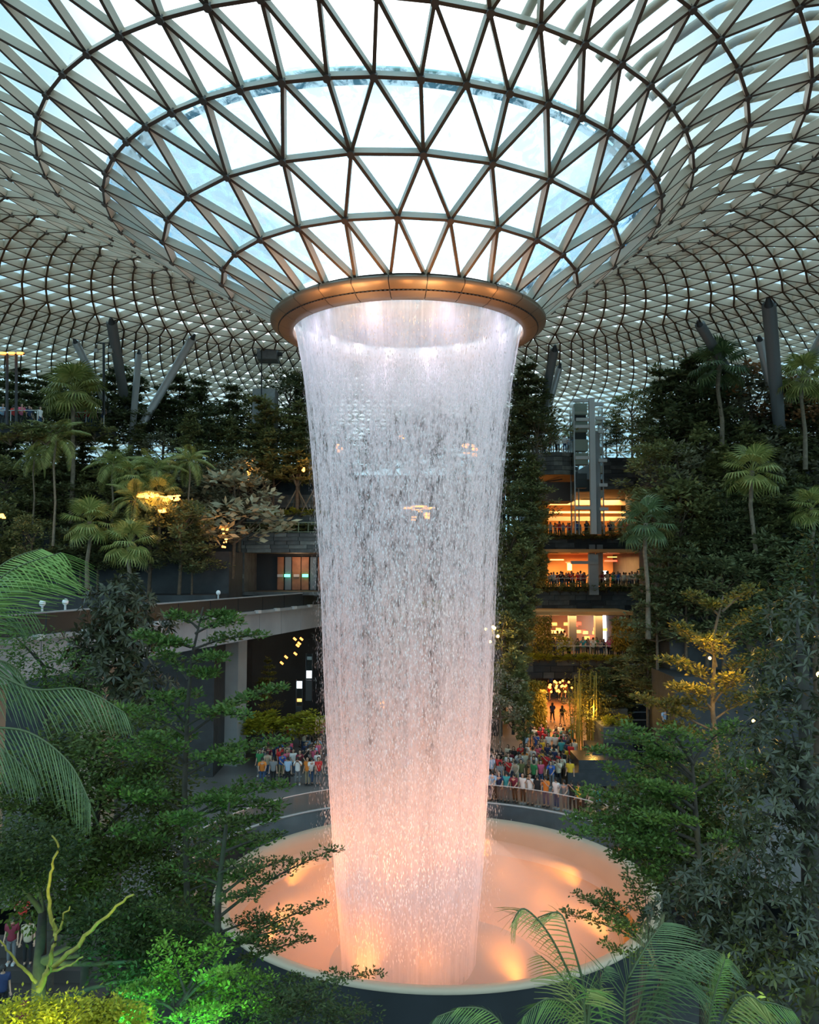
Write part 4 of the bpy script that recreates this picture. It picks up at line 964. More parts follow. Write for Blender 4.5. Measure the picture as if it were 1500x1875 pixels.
for px, a, b, Y, k, sc_ in ((1322, 668, 840, 82, 'fand', 1.5), (1385, 862, 1120, 73, 'fan', 1.35), (1187, 958, 1170, 70, 'fand', 1.25), (1475, 690, 860, 80, 'fan', 1.3), (1490, 930, 1060, 72, 'fan', 1.0), (1225, 935, 1060, 76, 'slim', 1)):
    if k == 'slim': plant(k, px, a, b, Y, 'the right slope')
    else: plant_w(k, px, a, b, Y, 'the right slope', sc_)
rows((1200, 1330), [(1200, 1130), (1330, 1110)], 44, 1330, 60, 'the plaza right of the cascade', ['gold', 'lay2', 'gold'], 20)
for px, a, b, Y, k, w_ in ((1075, 1215, 1345, 66, 'gold', 1.1), (1100, 1222, 1360, 64, 'lay2', 1.2), (1135, 1205, 1345, 66, 'slim', 1.5)):
    plant(k, px, a, b, Y, 'the bamboo walk', w_)
# planting along ledges
for (x0, x1, py, Y, zone, key) in ((935, 1215, 990, 83.5, 'the topmost gallery planter', 'shr'), (925, 1190, 1086, 79.5, 'the middle gallery planter', 'shr'), (915, 1220, 1214, 72.5, 'the lowest gallery planter', 'shrg'),
                                (450, 600, 948, 86, 'the upper stone ledge', 'shrg'), (440, 600, 975, 85.5, 'the lower stone ledge', 'shr'), (1220, 1500, 905, 82, 'the upper right terrace edge', 'shr'), (445, 600, 1355, 63, 'the plaza edge under the bridge', 'shrg')):
    x = x0
    while x < x1:
        s_ = 12 if Y > 70 else 42; plant(key, x, py - s_ * rt.uniform(.6, 1.2) - (6 if Y > 70 else 0), py, Y, zone, 1.6); x += rt.uniform(13, 22) if Y > 70 else 26
for px, a, b, Y in ((1130, 1310, 1345, 61), (1118, 1318, 1345, 61), (1145, 1322, 1345, 61), (1015, 1165, 1205, 73.4), (1160, 1165, 1205, 73.4)):
    plant('shrg', px, a, b, Y, 'the stone planter of the cascade', 1.3)
# hanging lamp-gold climber curtains beside the galleries
def curtain(px0, px1, py0, py1, Y, label, mt, n=1500):
    A = at(px0, py0, Y); B = at(px1, py1, Y); P = np.stack([A.x + (B.x - A.x) * rng.random(n), Y + rng.normal(0, .25, n), B.z + (A.z - B.z) * rng.random(n)], 1)
    lv = Leaves(); d = rng.normal(0, .5, (n, 3)); d[:, 2] -= .7; d[:, 1] -= .5; lv.add(P, d, .30, .14)
    o = link('climber_curtain', lv.mesh('climber_curtain', mt)); tag(o, label, 'climbing plant', kind='stuff')
curtain(983, 1003, 880, 985, 83.7, 'golden lit climbers hanging beside the topmost gallery', LM['gold'])
curtain(975, 1003, 1010, 1080, 79.7, 'golden lit climbers hanging beside the red-lit gallery', LM['gold'])
curtain(965, 1010, 1127, 1200, 72.7, 'golden lit climbers hanging beside the lowest gallery', LM['gold'])
curtain(1120, 1165, 1130, 1190, 72.7, 'golden lit climbers on the right of the lowest gallery', LM['gold'])
curtain(965, 1000, 1245, 1345, 70, 'golden lit leaf wall on the left of the bamboo walk', LM['bamboo'], 3000)
for (a, b, c, e, Y, w_) in ((990, 930, 992, 940, 82, 60), (985, 1045, 990, 1050, 78, 60), (985, 1160, 1000, 1170, 71, 80), (985, 1290, 990, 1300, 67, 120), (1140, 1160, 1140, 1165, 71.5, 50), (1085, 1300, 1085, 1310, 63, 160)):
    point('garden_light', tuple(at(a, b, Y - .8)), w_, (1, .55, .12), .2)
# bamboo clump
for i in range(26):
    px = rt.uniform(1045, 1108); Y = rt.uniform(62, 70); A = at(px, 1345, Y); A.z = ZP; T = at(px + rt.uniform(-8, 8), rt.uniform(1225, 1265), Y)
    t = thing('bamboo', 'tall thin bamboo stem with fine yellow-green leaves beside the warm paved walk', 'bamboo', tuple(A), group='bamboo stems beside the walk')
    m = MB(); m.tube(bend(A, T, .02, 5), .05, 5); m.build('cane', M_yel, t)
    lv = Leaves(); n = 170; u = .35 + .65 * rng.random(n); P = np.array(A) + (np.array(T) - np.array(A)) * u[:, None] + rng.normal(0, .42, (n, 3)); lv.add(P, rdir(n, -.3), .26, .06)
    o = link('foliage', lv.mesh('foliage', LM['bamboo']), t, True); o['kind'] = 'stuff'
# labels for everything planted
ORD = ['nearest', 'second from', 'third from', 'fourth from', 'fifth from', 'sixth from', 'seventh from', 'eighth from', 'ninth from', 'tenth from', 'eleventh from', 'twelfth from', 'thirteenth from', 'fourteenth from', 'fifteenth from', 'sixteenth from', 'seventeenth from', 'eighteenth from', 'nineteenth from', 'twentieth from']
KW = {'lay1': 'deep green layered tree', 'lay2': 'mid green layered tree', 'lay3': 'wide flat-tiered green tree', 'rnd1': 'round leafy green tree', 'rnd2': 'tall dense green tree', 'rnd3': 'bluish green leafy tree', 'rst': 'rust-tinged round tree',
      'slim': 'slender narrow tree', 'ivy': 'climber-clad green column of leaves', 'gold': 'golden lamp-lit tree', 'shr': 'low green shrub', 'shrg': 'low lime green shrub', 'pale': 'pale bluish large-leaved tree', 'fan': 'fan palm with green leaves', 'fand': 'dark fan palm', 'fea': 'feather palm with arching fronds'}
from collections import defaultdict
grp = defaultdict(list)
for p in PLACED: grp[(p[0], p[5])].append(p)
for (key, zone), L in grp.items():
    L.sort(key=lambda p: abs(p[2] - 750))
    for i, p in enumerate(L):
        o = p[6]; lab = KW[key] + ' on ' + zone if not zone.startswith('the strip') else KW[key] + ' in ' + zone
        if len(L) > 1: lab = KW[key] + ', ' + (ORD[i] + (' the waterfall' if ORD[i] != 'nearest' else ' to the waterfall') if i < len(ORD) else 'far out') + ', on ' + zone
        o['label'] = lab; o['group'] = KW[key] + 's on ' + zone
        o['category'] = 'palm' if key in ('fan', 'fand', 'fea') else 'shrub' if key in ('shr', 'shrg') else 'tree'

# ================================================================= FOREGROUND PLANTS
def hero_branch(w, lv, A, B, wid, leaf, nleaf, sag=-.04, r0=.05, twigs=9, flat=.18, bare=.25):
    """a limb from A to B with side twigs in a nearly level fan, leaves bunched along the twigs"""
    pts = bend(A, B, .04, 8, sag); L = (Vector(B) - Vector(A)).length; w.tube(pts, [r0 * (1 - i / 9.5) for i in range(9)], 5)
    for i in range(twigs):
        t = bare + (1 - bare) * i / (twigs - 1); k = t * 8; j = min(7, int(k)); p = pts[j].lerp(pts[j + 1], k - j); tg = (pts[j + 1] - pts[j]).normalized()
        sd = tg.cross(Vector((0, 0, 1))).normalized() * (1 if i % 2 else -1)
        l = wid * (1.05 - .75 * (t - bare) / (1 - bare)) * random.uniform(.7, 1.15); e = p + (sd * .8 + tg * .75 + Vector((0, 0, random.uniform(-.05, .3)))).normalized() * l
        tw = bend(p, e, .08, 3); w.tube(tw, [r0 * .3, r0 * .22, r0 * .15, .004], 4)
        m = max(3, int(l / (leaf * 1.1)))
        for q in range(m):
            c = p.lerp(e, (q + .8) / m) + Vector((random.uniform(-1, 1), random.uniform(-1, 1), random.uniform(-.3, .6))) * leaf * .8
            cluster(lv, c, leaf * 1.7, int(nleaf * 2), leaf, leaf * .55, .4, .25)
    cluster(lv, pts[-1], leaf * 1.6, nleaf, leaf, leaf * .5, .4, .25)
def hero_tree(name, label, trunk, limbs, Y, leafm, barkm, leaf=.11, nl=9, r=.14, fill=0, fillr=1.6, seed=1, cat='tree'):
    random.seed(seed); T = [at(px, py, Y + dy) for px, py, dy in trunk]; t = thing(name, label, cat, tuple(T[0])); w = MB(); lv = Leaves()
    w.tube(T, [r * (1 - .8 * i / (len(T) - 1)) for i in range(len(T))], 8)
    for (ax, ay, bx, by, dY, wid) in limbs:
        hero_branch(w, lv, at(ax, ay, Y), at(bx, by, Y + dY), wid, leaf, nl, r0=r * .35, twigs=max(6, int((at(bx, by, Y + dY) - at(ax, ay, Y)).length / .22)))
    for i in range(fill):
        f = (i + .5) / fill; k = f * (len(T) - 1); j = min(len(T) - 2, int(k)); p = T[j].lerp(T[j + 1], k - j); a = random.random() * 6.28; rr = fillr * (1.05 - .6 * f)
        hero_branch(w, lv, p, p + Vector((math.cos(a) * rr, math.sin(a) * rr, rr * .15)), rr * .45, leaf, nl, r0=r * .3, twigs=8)
    w.build('trunk', barkm, t, True); f = link('foliage', lv.mesh('foliage', leafm), t, True); f['kind'] = 'stuff'; return t
def blob_tree(name, label, blobs, Y0, leafm, leaf=.16, lw=.4, dens=1.0, trunk=None, barkm=M_barkd, r=.16, ros=0, seed=1, cat='tree'):
    """crown of leafy masses (px, py, half-width px, half-height px, depth) with limbs running into them"""
    random.seed(seed); T = [at(px, py, Y0 + dy) for px, py, dy in trunk]; t = thing(name, label, cat, tuple(T[0])); w = MB(); lv = Leaves()
    w.tube(T, [r * (1 - .6 * i / (len(T) - 1)) for i in range(len(T))], 8)
    for (px, py, rx, ry, Y) in blobs:
        C = at(px, py, Y); k = Y / F_PX; ax, az = rx * k, ry * k; near = min(T, key=lambda q: (q - C).length + max(0, q.z - C.z) * 2); w.tube(bend(near, C, .06, 5), [r * .4, r * .3, r * .25, r * .18, r * .12, .01], 5)
        nS = int(dens * (ax * az + ax * ax) * (34 if ros else 26) / (leaf * leaf) / (7 if ros else 5)); d = rng.normal(0, 1, (nS, 3)); d /= np.linalg.norm(d, axis=1)[:, None]
        rad = .45 + .6 * rng.random(nS) ** .6; lump = 1 + .18 * np.sin(d[:, 0] * 7 + px) * np.cos(d[:, 2] * 6 + py)
        P = np.array(C) + d * (rad * lump)[:, None] * np.array([ax, (ax + az) * .45, az])
        if ros:
            for q in range(7):
                a = q * 2 * PI / 7 + rng.random(nS) * .5; o = d * .9 + rng.normal(0, .25, (nS, 3)); o /= np.linalg.norm(o, axis=1)[:, None]
                u = np.cross(o, np.array([.3, .2, 1])); u /= np.linalg.norm(u, axis=1)[:, None]; v = np.cross(o, u)
                dd = u * np.cos(a)[:, None] + v * np.sin(a)[:, None] + o * .35; lv.add(P, dd, leaf * (.75 + .5 * rng.random(nS)), leaf * lw, up=o, fold=.12)
        else:
            for q in range(5):
                dd = d * .5 + rng.normal(0, .6, (nS, 3)); dd[:, 2] = dd[:, 2] * .5 - .05
                lv.add(P + rng.normal(0, leaf * .7, (nS, 3)), dd, leaf * (.7 + .6 * rng.random(nS)), leaf * lw)
    w.build('trunk', barkm, t, True); f = link('foliage', lv.mesh('foliage', leafm), t, True); f['kind'] = 'stuff'; return t
# left: the tall layered tree before the waterfall
hero_tree('layered_tree', 'tall layered tree with bright green tiers, its top before the bridge girder', [(352, 2050, 0), (345, 1750, 0), (338, 1450, 0), (343, 1300, 0), (352, 1200, 0), (372, 1112, 0)],
          [(352, 1190, 472, 1163, .5, .5), (350, 1185, 262, 1165, -.4, .5), (358, 1160, 430, 1140, -.6, .4), (362, 1150, 325, 1128, .3, .35), (345, 1245, 300, 1200, .8, .4), (350, 1215, 405, 1205, -1, .4),
           (340, 1350, 508, 1262, .3, .75), (338, 1345, 235, 1300, .4, .7), (340, 1330, 440, 1310, -1.2, .6), (338, 1325, 290, 1275, -1.0, .5), (340, 1420, 512, 1362, .2, .8), (338, 1410, 210, 1370, .3, .8), (340, 1400, 430, 1395, -1.4, .7), (338, 1400, 270, 1350, -1.3, .6),
           (342, 1500, 508, 1440, .2, .8), (340, 1490, 210, 1440, .3, .8), (342, 1500, 505, 1478, .5, .7), (342, 1480, 420, 1470, -1.3, .7), (340, 1560, 495, 1500, .3, .8), (345, 1580, 480, 1545, -.5, .8), (340, 1570, 220, 1520, -.3, .8), (345, 1540, 330, 1500, -1.6, .7)],
          20, LM['fore'], M_barkd, .12, 9, .10, 9, 1.5, 31)
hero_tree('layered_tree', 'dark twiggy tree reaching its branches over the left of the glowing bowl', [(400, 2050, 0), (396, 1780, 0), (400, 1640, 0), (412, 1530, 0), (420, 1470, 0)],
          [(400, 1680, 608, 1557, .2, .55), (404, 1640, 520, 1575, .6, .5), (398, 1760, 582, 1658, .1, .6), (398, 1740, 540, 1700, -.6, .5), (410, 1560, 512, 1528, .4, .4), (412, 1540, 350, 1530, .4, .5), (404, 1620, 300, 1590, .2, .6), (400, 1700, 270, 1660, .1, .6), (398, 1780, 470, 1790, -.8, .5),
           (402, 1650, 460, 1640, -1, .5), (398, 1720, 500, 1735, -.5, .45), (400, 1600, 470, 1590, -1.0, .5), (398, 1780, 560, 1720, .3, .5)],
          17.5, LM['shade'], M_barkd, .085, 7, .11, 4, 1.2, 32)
hero_tree('layered_tree', 'low spreading tree with vivid green lamp-lit leaves at the bottom', [(300, 2050, 0), (300, 1900, 0), (325, 1840, 0), (360, 1800, 0)],
          [(330, 1840, 480, 1795, .3, .6), (320, 1850, 235, 1815, .2, .6), (340, 1830, 420, 1780, -.6, .5), (320, 1855, 470, 1840, -.3, .6), (310, 1870, 230, 1860, -.5, .5), (320, 1850, 300, 1790, .6, .5), (345, 1810, 400, 1725, .8, .6), (340, 1820, 300, 1730, .6, .6), (310, 1870, 390, 1865, -.8, .5)],
          16, LM['bright'], M_barkd, .09, 8, .09, 0, 1, 33)
hero_tree('layered_tree', 'thin low branches reaching right across the lip of the bowl', [(420, 2000, 0), (430, 1900, 0), (470, 1850, 0)],
          [(470, 1850, 690, 1785, .2, .35), (470, 1850, 620, 1800, -.5, .45), (460, 1860, 560, 1850, -.4, .5), (450, 1880, 600, 1830, .4, .5), (450, 1880, 650, 1860, -.3, .3), (470, 1850, 540, 1790, .5, .4)],
          16.5, LM['shade'], M_barkd, .075, 6, .06, 0, 1, 34)
# left: dense masses
blob_tree('dark_leaf_tree', 'dark glossy-leaved tree rising before the bridge parapet', [(215, 1110, 62, 48, 30), (225, 1165, 75, 45, 30), (200, 1225, 85, 50, 30), (255, 1270, 60, 45, 30), (160, 1180, 40, 40, 30.5), (230, 1075, 28, 28, 30), (290, 1150, 35, 30, 31)], 30.5, LM['dark'], .34, .3, .9, [(215, 1900, 0), (215, 1400, 0), (220, 1180, 0)], ros=1, seed=41)
blob_tree('broadleaf_tree', 'loose green tree at the far left below the bridge', [(60, 1190, 60, 45, 27), (110, 1230, 60, 45, 27), (20, 1160, 40, 30, 27), (75, 1260, 60, 30, 27), (150, 1290, 50, 30, 27)], 27.5, LM['fore'], .16, .4, .35, [(90, 1900, 0), (90, 1350, 0), (80, 1220, 0)], seed=42)
blob_tree('broadleaf_tree', 'big dense green tree filling the left foreground', [(230, 1370, 95, 70, 22), (120, 1430, 110, 80, 22.5), (30, 1500, 90, 90, 22), (210, 1500, 120, 85, 21.5), (90, 1600, 120, 80, 21), (240, 1620, 110, 85, 21), (330, 1560, 60, 60, 21), (330, 1660, 70, 70, 20.5), (150, 1340, 60, 50, 23), (300, 1440, 60, 60, 22)], 22, LM['shade'], .16, .45, .85, [(150, 2050, 0), (155, 1800, 0), (170, 1550, 0), (190, 1400, 0)], seed=43)
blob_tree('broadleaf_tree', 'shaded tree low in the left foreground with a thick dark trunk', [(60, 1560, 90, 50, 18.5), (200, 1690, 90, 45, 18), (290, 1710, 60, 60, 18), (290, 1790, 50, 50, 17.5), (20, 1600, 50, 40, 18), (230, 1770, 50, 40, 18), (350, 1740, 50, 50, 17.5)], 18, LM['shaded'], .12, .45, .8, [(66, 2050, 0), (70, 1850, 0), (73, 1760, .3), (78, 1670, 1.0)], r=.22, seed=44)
random.seed(5)
yb = thing('bare_branches', 'bare yellow lamp-lit branches forking up beside the dark trunk', 'branch', tuple(at(70, 1815, 17)))
for pts, r in (([(70, 1815), (85, 1785), (92, 1765), (98, 1735), (102, 1710)], .055), ([(92, 1765), (88, 1782), (115, 1775), (135, 1762), (152, 1752)], .03), ([(88, 1780), (125, 1745), (150, 1722), (172, 1700), (195, 1680), (215, 1660), (245, 1638)], .045), ([(102, 1712), (97, 1695), (100, 1682)], .025), ([(102, 1712), (112, 1695), (118, 1675), (128, 1660)], .025), ([(102, 1710), (94, 1675), (86, 1640), (92, 1610), (96, 1580), (108, 1552), (95, 1530)], .035), ([(68, 1800), (46, 1778), (30, 1760), (12, 1740), (0, 1722)], .03)):
    m = MB(); P = [at(x, y, 17 - .1 * i) for i, (x, y) in enumerate(pts)]; P2 = [q + Vector((random.uniform(-1, 1), 0, random.uniform(-1, 1))) * .03 for a_, b_ in zip(P, P[1:]) for q in (a_, a_.lerp(b_, .33), a_.lerp(b_, .66))] + [P[-1]]; m.tube(P2, [r * 1.25 * (1 - .65 * i / len(P2)) for i in range(len(P2))], 6); m.build('branch', M_yel, yb, True)
blob_tree('hedge', 'yellow-green lamp-lit hedge along the bottom left edge', [(40, 1868, 70, 32, 15), (130, 1862, 70, 30, 15), (210, 1868, 60, 28, 15)], 15, LM['lime'], .09, .5, .9, [(100, 1990, 0), (100, 1900, 0)], seed=45, r=.05, cat='hedge')
blob_tree('fern_shrub', 'dark low shrub below the waterfall bowl on the left', [(560, 1850, 90, 40, 15.5), (460, 1830, 70, 40, 16), (640, 1865, 60, 20, 15.5)], 15.5, LM['shaded'], .09, .4, .35, [(540, 2000, 0), (540, 1900, 0)], seed=46, r=.05, cat='shrub')
# right: the big dark tree and its neighbours
blob_tree('dark_leaf_tree', 'massive dark tree with leaf rosettes covering the right edge', [(1460, 1130, 60, 60, 15), (1480, 1230, 60, 80, 14.5), (1420, 1240, 50, 50, 15), (1450, 1340, 80, 70, 14.5), (1390, 1390, 70, 60, 14.5), (1470, 1450, 70, 80, 14), (1400, 1490, 80, 70, 14), (1450, 1580, 90, 80, 13.5), (1360, 1600, 80, 60, 14), (1310, 1660, 80, 60, 14), (1420, 1690, 100, 70, 13.5), (1330, 1740, 80, 60, 13.5), (1450, 1790, 90, 70, 13), (1270, 1620, 60, 50, 14.5), (1230, 1680, 60, 50, 14.5), (1370, 1820, 80, 50, 13.5)],
          14.3, LM['dark'], .17, .28, .50, [(1480, 2300, 0), (1490, 1800, 0), (1480, 1500, 0), (1470, 1200, 0)], r=.22, ros=1, seed=51)
hero_tree('layered_tree', 'green layered tree on the right, its lowest tier reaching over the bowl', [(1290, 2000, 0), (1290, 1700, 0), (1275, 1500, 0), (1265, 1360, 0)],
          [(1275, 1540, 1050, 1500, .2, .8), (1275, 1520, 1075, 1455, .3, .8), (1270, 1500, 1120, 1410, .2, .7), (1270, 1450, 1090, 1375, .4, .6), (1268, 1420, 1160, 1335, .2, .6), (1280, 1560, 1060, 1530, -.6, .8), (1280, 1570, 1150, 1545, -.9, .8), (1268, 1400, 1340, 1330, .3, .7), (1270, 1450, 1370, 1400, .3, .7), (1270, 1480, 1200, 1440, -1.3, .7), (1275, 1520, 1190, 1500, -1.5, .8), (1270, 1400, 1230, 1340, -1, .6), (1280, 1600, 1130, 1570, .4, .7), (1285, 1640, 1180, 1600, 0, .6), (1270, 1430, 1130, 1350, .9, .5)],
          21, LM['fore'], M_barkd, .12, 9, .15, 6, 1.8, 52)
blob_tree('broadleaf_tree', 'soft green tree crown behind the reaching tier on the right', [(1240, 1440, 90, 60, 23), (1320, 1480, 80, 60, 23), (1200, 1520, 100, 50, 22.5), (1150, 1480, 70, 40, 22.5), (1300, 1560, 80, 60, 22.5), (1240, 1600, 70, 45, 22.5), (1350, 1400, 60, 60, 23.5)], 23, LM['shade'], .15, .45, .8, [(1290, 2000, 0), (1290, 1560, 0), (1280, 1450, 0)], seed=53)
hero_tree('layered_tree', 'thin branching tree hanging over the right lip of the bowl', [(1250, 2000, 0), (1215, 1800, 0), (1190, 1740, 0), (1150, 1705, 0)],
          [(1190, 1740, 1040, 1672, .2, .4), (1175, 1725, 1085, 1650, .2, .4), (1160, 1710, 1110, 1640, .3, .4), (1180, 1730, 1130, 1690, -.4, .4), (1160, 1712, 1060, 1640, .5, .3), (1200, 1750, 1150, 1600, .3, .4), (1190, 1740, 1180, 1620, .2, .4), (1210, 1780, 1110, 1730, .2, .3)],
          19, LM['shade'], M_barkd, .09, 7, .08, 0, 1, 54)
hero_tree('golden_tree', 'tree with yellow lamp-lit leaves high on the right, one branch pointing at the cascade', [(1330, 1700, 0), (1320, 1450, 0), (1305, 1300, 0), (1310, 1150, 0), (1325, 1090, 0)],
          [(1310, 1340, 1172, 1280, .3, .9), (1305, 1320, 1400, 1270, .3, 1.1), (1308, 1260, 1225, 1210, -.5, 1.0), (1308, 1250, 1400, 1200, .3, 1.0), (1310, 1200, 1240, 1150, .2, .9), (1312, 1180, 1385, 1120, .2, .9), (1320, 1130, 1270, 1090, 0, .7), (1322, 1120, 1370, 1080, 0, .7), (1305, 1300, 1240, 1260, -1.5, 1.0), (1305, 1290, 1350, 1240, -1.5, 1.0), (1310, 1360, 1230, 1330, .4, .9), (1312, 1220, 1300, 1170, -1.5, .8)],
          31, LM['gold'], M_bark, .17, 8, .15, 5, 2.0, 55)
blob_tree('broadleaf_tree', 'dark green tree at the right edge above the rosette tree', [(1480, 1060, 50, 50, 19), (1440, 1120, 50, 50, 19), (1400, 1180, 50, 50, 19.5), (1500, 1010, 40, 40, 19), (1420, 1300, 40, 50, 19)], 19, LM['shaded'], .15, .4, .8, [(1500, 2000, 0), (1500, 1300, 0), (1490, 1080, 0)], seed=56)
for i, (px, py, Y, e, c) in enumerate(((1300, 1205, 29, 260, (1, .62, .10)), (1380, 1320, 28, 160, (1, .60, .12)), (1500, 1235, 17, 60, (1, .6, .1)), (905, 1150, 60, 300, (1, .6, .15)))):
    m = MB(); m.ball((0, 0, 0), .055 if Y < 40 else .13, 8); o = m.build('garden_lamp', M_lampy, None, True); o.location = at(px, py, Y); tag(o, ['small bright yellow lamp inside the golden tree', 'small yellow lamp low behind the golden tree', 'yellow lamp glimmering at the right edge', 'bright yellow garden lamp just right of the waterfall'][i], 'lamp')
    point('lamp_light', tuple(at(px, py, Y) + Vector((0, -.25, -.1))), e, c, .15)
for px, py in ((890, 1152), (903, 1148), (912, 1165), (898, 1175)):
    m = MB(); m.ball((0, 0, 0), .11, 8); o = m.build('garden_lamp', M_lampy, None, True); o.location = at(px, py, 59); tag(o, 'one of four small yellow lamps clustered right of the waterfall', 'lamp', 'lamps right of the waterfall')
# coloured garden spotlights among the foreground planting
spot('garden_spot', tuple(at(330, 1990, 14)), tuple(at(340, 1790, 16.5)), 420, (.15, 1, .35), 70, .1)
spot('garden_spot', tuple(at(430, 1990, 14)), tuple(at(420, 1740, 18)), 300, (.3, 1, .3), 60, .1)
spot('garden_spot', tuple(at(60, 2000, 13.5)), tuple(at(110, 1700, 17)), 380, (.85, 1, .2), 60, .1)
spot('garden_spot', tuple(at(130, 1990, 12.5)), tuple(at(100, 1860, 15)), 45, (.9, 1, .15), 90, .1)
spot('garden_spot', tuple(at(230, 1900, 15)), tuple(at(210, 1690, 18.5)), 700, (.1, 1, .55), 70, .1)
spot('garden_spot', tuple(at(1420, 2000, 11.5)), tuple(at(1400, 1780, 13.5)), 120, (.6, 1, .2), 60, .1)

spot('garden_spot', tuple(at(10, 2000, 16)), tuple(at(60, 1560, 20)), 450, (.5, 1, .2), 60, .1)
spot('garden_spot', tuple(at(250, 1950, 16.5)), tuple(at(300, 1640, 20)), 500, (.25, 1, .25), 60, .1)
spot('garden_spot', tuple(at(1130, 1900, 17.5)), tuple(at(1170, 1520, 21)), 350, (.8, 1, .5), 60, .1)
# palms made frond by frond
def frond_path(parent, pts, Y, ll, n, hang=.6, mt='frond', side=(1, 1), dYtip=0, w=.028, name='frond', lean=.65):
    P = [at(x, y, Y + dYtip * i / (len(pts) - 1)) for i, (x, y) in enumerate(pts)]
    # smooth the rachis
    Q = []; w *= 1.15
    for i in range(len(P) - 1):
        p0, p1, p2, p3 = P[max(i - 1, 0)], P[i], P[i + 1], P[min(i + 2, len(P) - 1)]
        for k in range(6):
            t = k / 6; Q.append(.5 * ((2 * p1) + (p2 - p0) * t + (2 * p0 - 5 * p1 + 4 * p2 - p3) * t * t + (3 * p1 - p0 - 3 * p2 + p3) * t ** 3))
    Q.append(P[-1]); m = MB(); m.tube(Q, [.020 * (1 - .85 * i / len(Q)) + .004 for i in range(len(Q))], 6)
    n = int(n * .72)
    for i in range(n):
        t = .06 + .94 * i / (n - 1); k = t * (len(Q) - 1); j = min(len(Q) - 2, int(k)); p = Q[j].lerp(Q[j + 1], k - j); tg = (Q[j + 1] - Q[j]).normalized()
        sd = tg.cross(Vector((0, 0, 1)));  sd = sd.normalized() if sd.length > .05 else Vector((0, 1, 0))
        l0 = ll * (math.sin(PI * min(1, .22 + .72 * t)) ** .6) * random.uniform(.9, 1.08)
        for s_, on in ((1, side[0]), (-1, side[1])):
            if not on: continue
            l = l0 * on; d0 = (sd * s_ * (1 - hang) + tg * lean + Vector((0, 0, .1 - hang * .75))).normalized(); g = Vector((0, 0, -1)); prev = p; b = len(m.v); wv = tg * w * .5
            for q in range(4):
                f = (q / 3); d = (d0 + g * f * (.18 + hang * .35)).normalized(); cen = prev if q == 0 else prev + d * l / 3; prev = cen; ww = wv * (1.0 - .85 * f) if q else wv * .6
                m.v += [tuple(cen - ww), tuple(cen + ww)]
            for q in range(3): m.f.append((b + 2 * q, b + 2 * q + 1, b + 2 * q + 3, b + 2 * q + 2)); m.m.append(1)
    return m.build(name, [mat('rachis', (.07, .09, .03), .6), LM[mt]], parent, True)
random.seed(11)
cp_ = thing('coconut_palm', 'coconut palm at the left edge with long drooping fronds', 'palm', tuple(at(-160, 1700, 12)))
m = MB(); m.tube([at(-150, 2300, 12.4), at(-160, 1700, 12.4), at(-150, 1260, 12.4)], [.2, .16, .18], 10); m.build('trunk', M_palmbark, cp_, True)
for pts, ll, n, hang, md, dt in (([(-150, 1240), (-60, 1120), (20, 1045), (112, 1012)], 1.25, 52, .55, 'frond', -.6), ([(-150, 1250), (-60, 1100), (10, 1030), (75, 1005)], 1.5, 52, .7, 'frond', .6),
                            ([(-150, 1250), (-40, 1225), (60, 1262), (150, 1262), (228, 1305)], .85, 60, .8, 'palmd', -.4), ([(-150, 1250), (-30, 1210), (30, 1225), (60, 1290)], .8, 40, .7, 'palmd', .8),
                            ([(-150, 1270), (-50, 1325), (50, 1340), (125, 1395), (165, 1470)], 1.0, 60, .72, 'palmd', -.8), ([(-150, 1270), (-80, 1340), (0, 1370), (60, 1420)], .9, 40, .7, 'palmd', -.2), ([(-150, 1240), (-90, 1130), (-30, 1090), (60, 1120)], 1.0, 40, .8, 'palmd', 1.2)):
    frond_path(cp_, pts, 12, ll, n, hang, md, (1, 1), dt, .032)
def palm(label, trunk, fr, Y, name='feather_palm'):
    t = thing(name, label, 'palm', tuple(at(trunk[0][0], trunk[0][1], Y))); m = MB(); T = [at(x, y, Y) for x, y in trunk]; m.tube(T, [.10, .09][:1] * len(T), 8); m.build('trunk', M_palmbark, t, True)
    for pts, ll, n, hang, md, dt, side in fr: frond_path(t, pts, Y, ll, n, hang, md, side, dt, .024)
palm('ragged feather palm at the bottom, its torn fronds standing before the orange bowl', [(1075, 2000), (1080, 1880)],
     [([(1080, 1880), (1050, 1800), (1005, 1710), (960, 1664), (938, 1690)], .62, 46, .55, 'palm', -.3, (1, 1)), ([(1080, 1880), (1068, 1800), (1045, 1720), (1025, 1672), (985, 1680)], .55, 40, .65, 'palm', .3, (1, 1)), ([(1080, 1880), (1040, 1840), (1000, 1830), (960, 1860)], .6, 36, .6, 'frond', -.3, (1, 1)), ([(1080, 1880), (1050, 1840), (1030, 1790), (990, 1750)], .55, 36, .5, 'palm', .4, (1, 1))], 12)
palm('young palm with one folded drooping leaf at the bottom edge', [(1072, 2000), (1074, 1900)], [([(1074, 1900), (1070, 1840), (1074, 1812)], .55, 22, .95, 'palm', 0, (1, 1)), ([(1074, 1900), (1080, 1840), (1080, 1812), (1095, 1825)], .5, 22, .95, 'frond', 0, (1, 1))], 10.5)
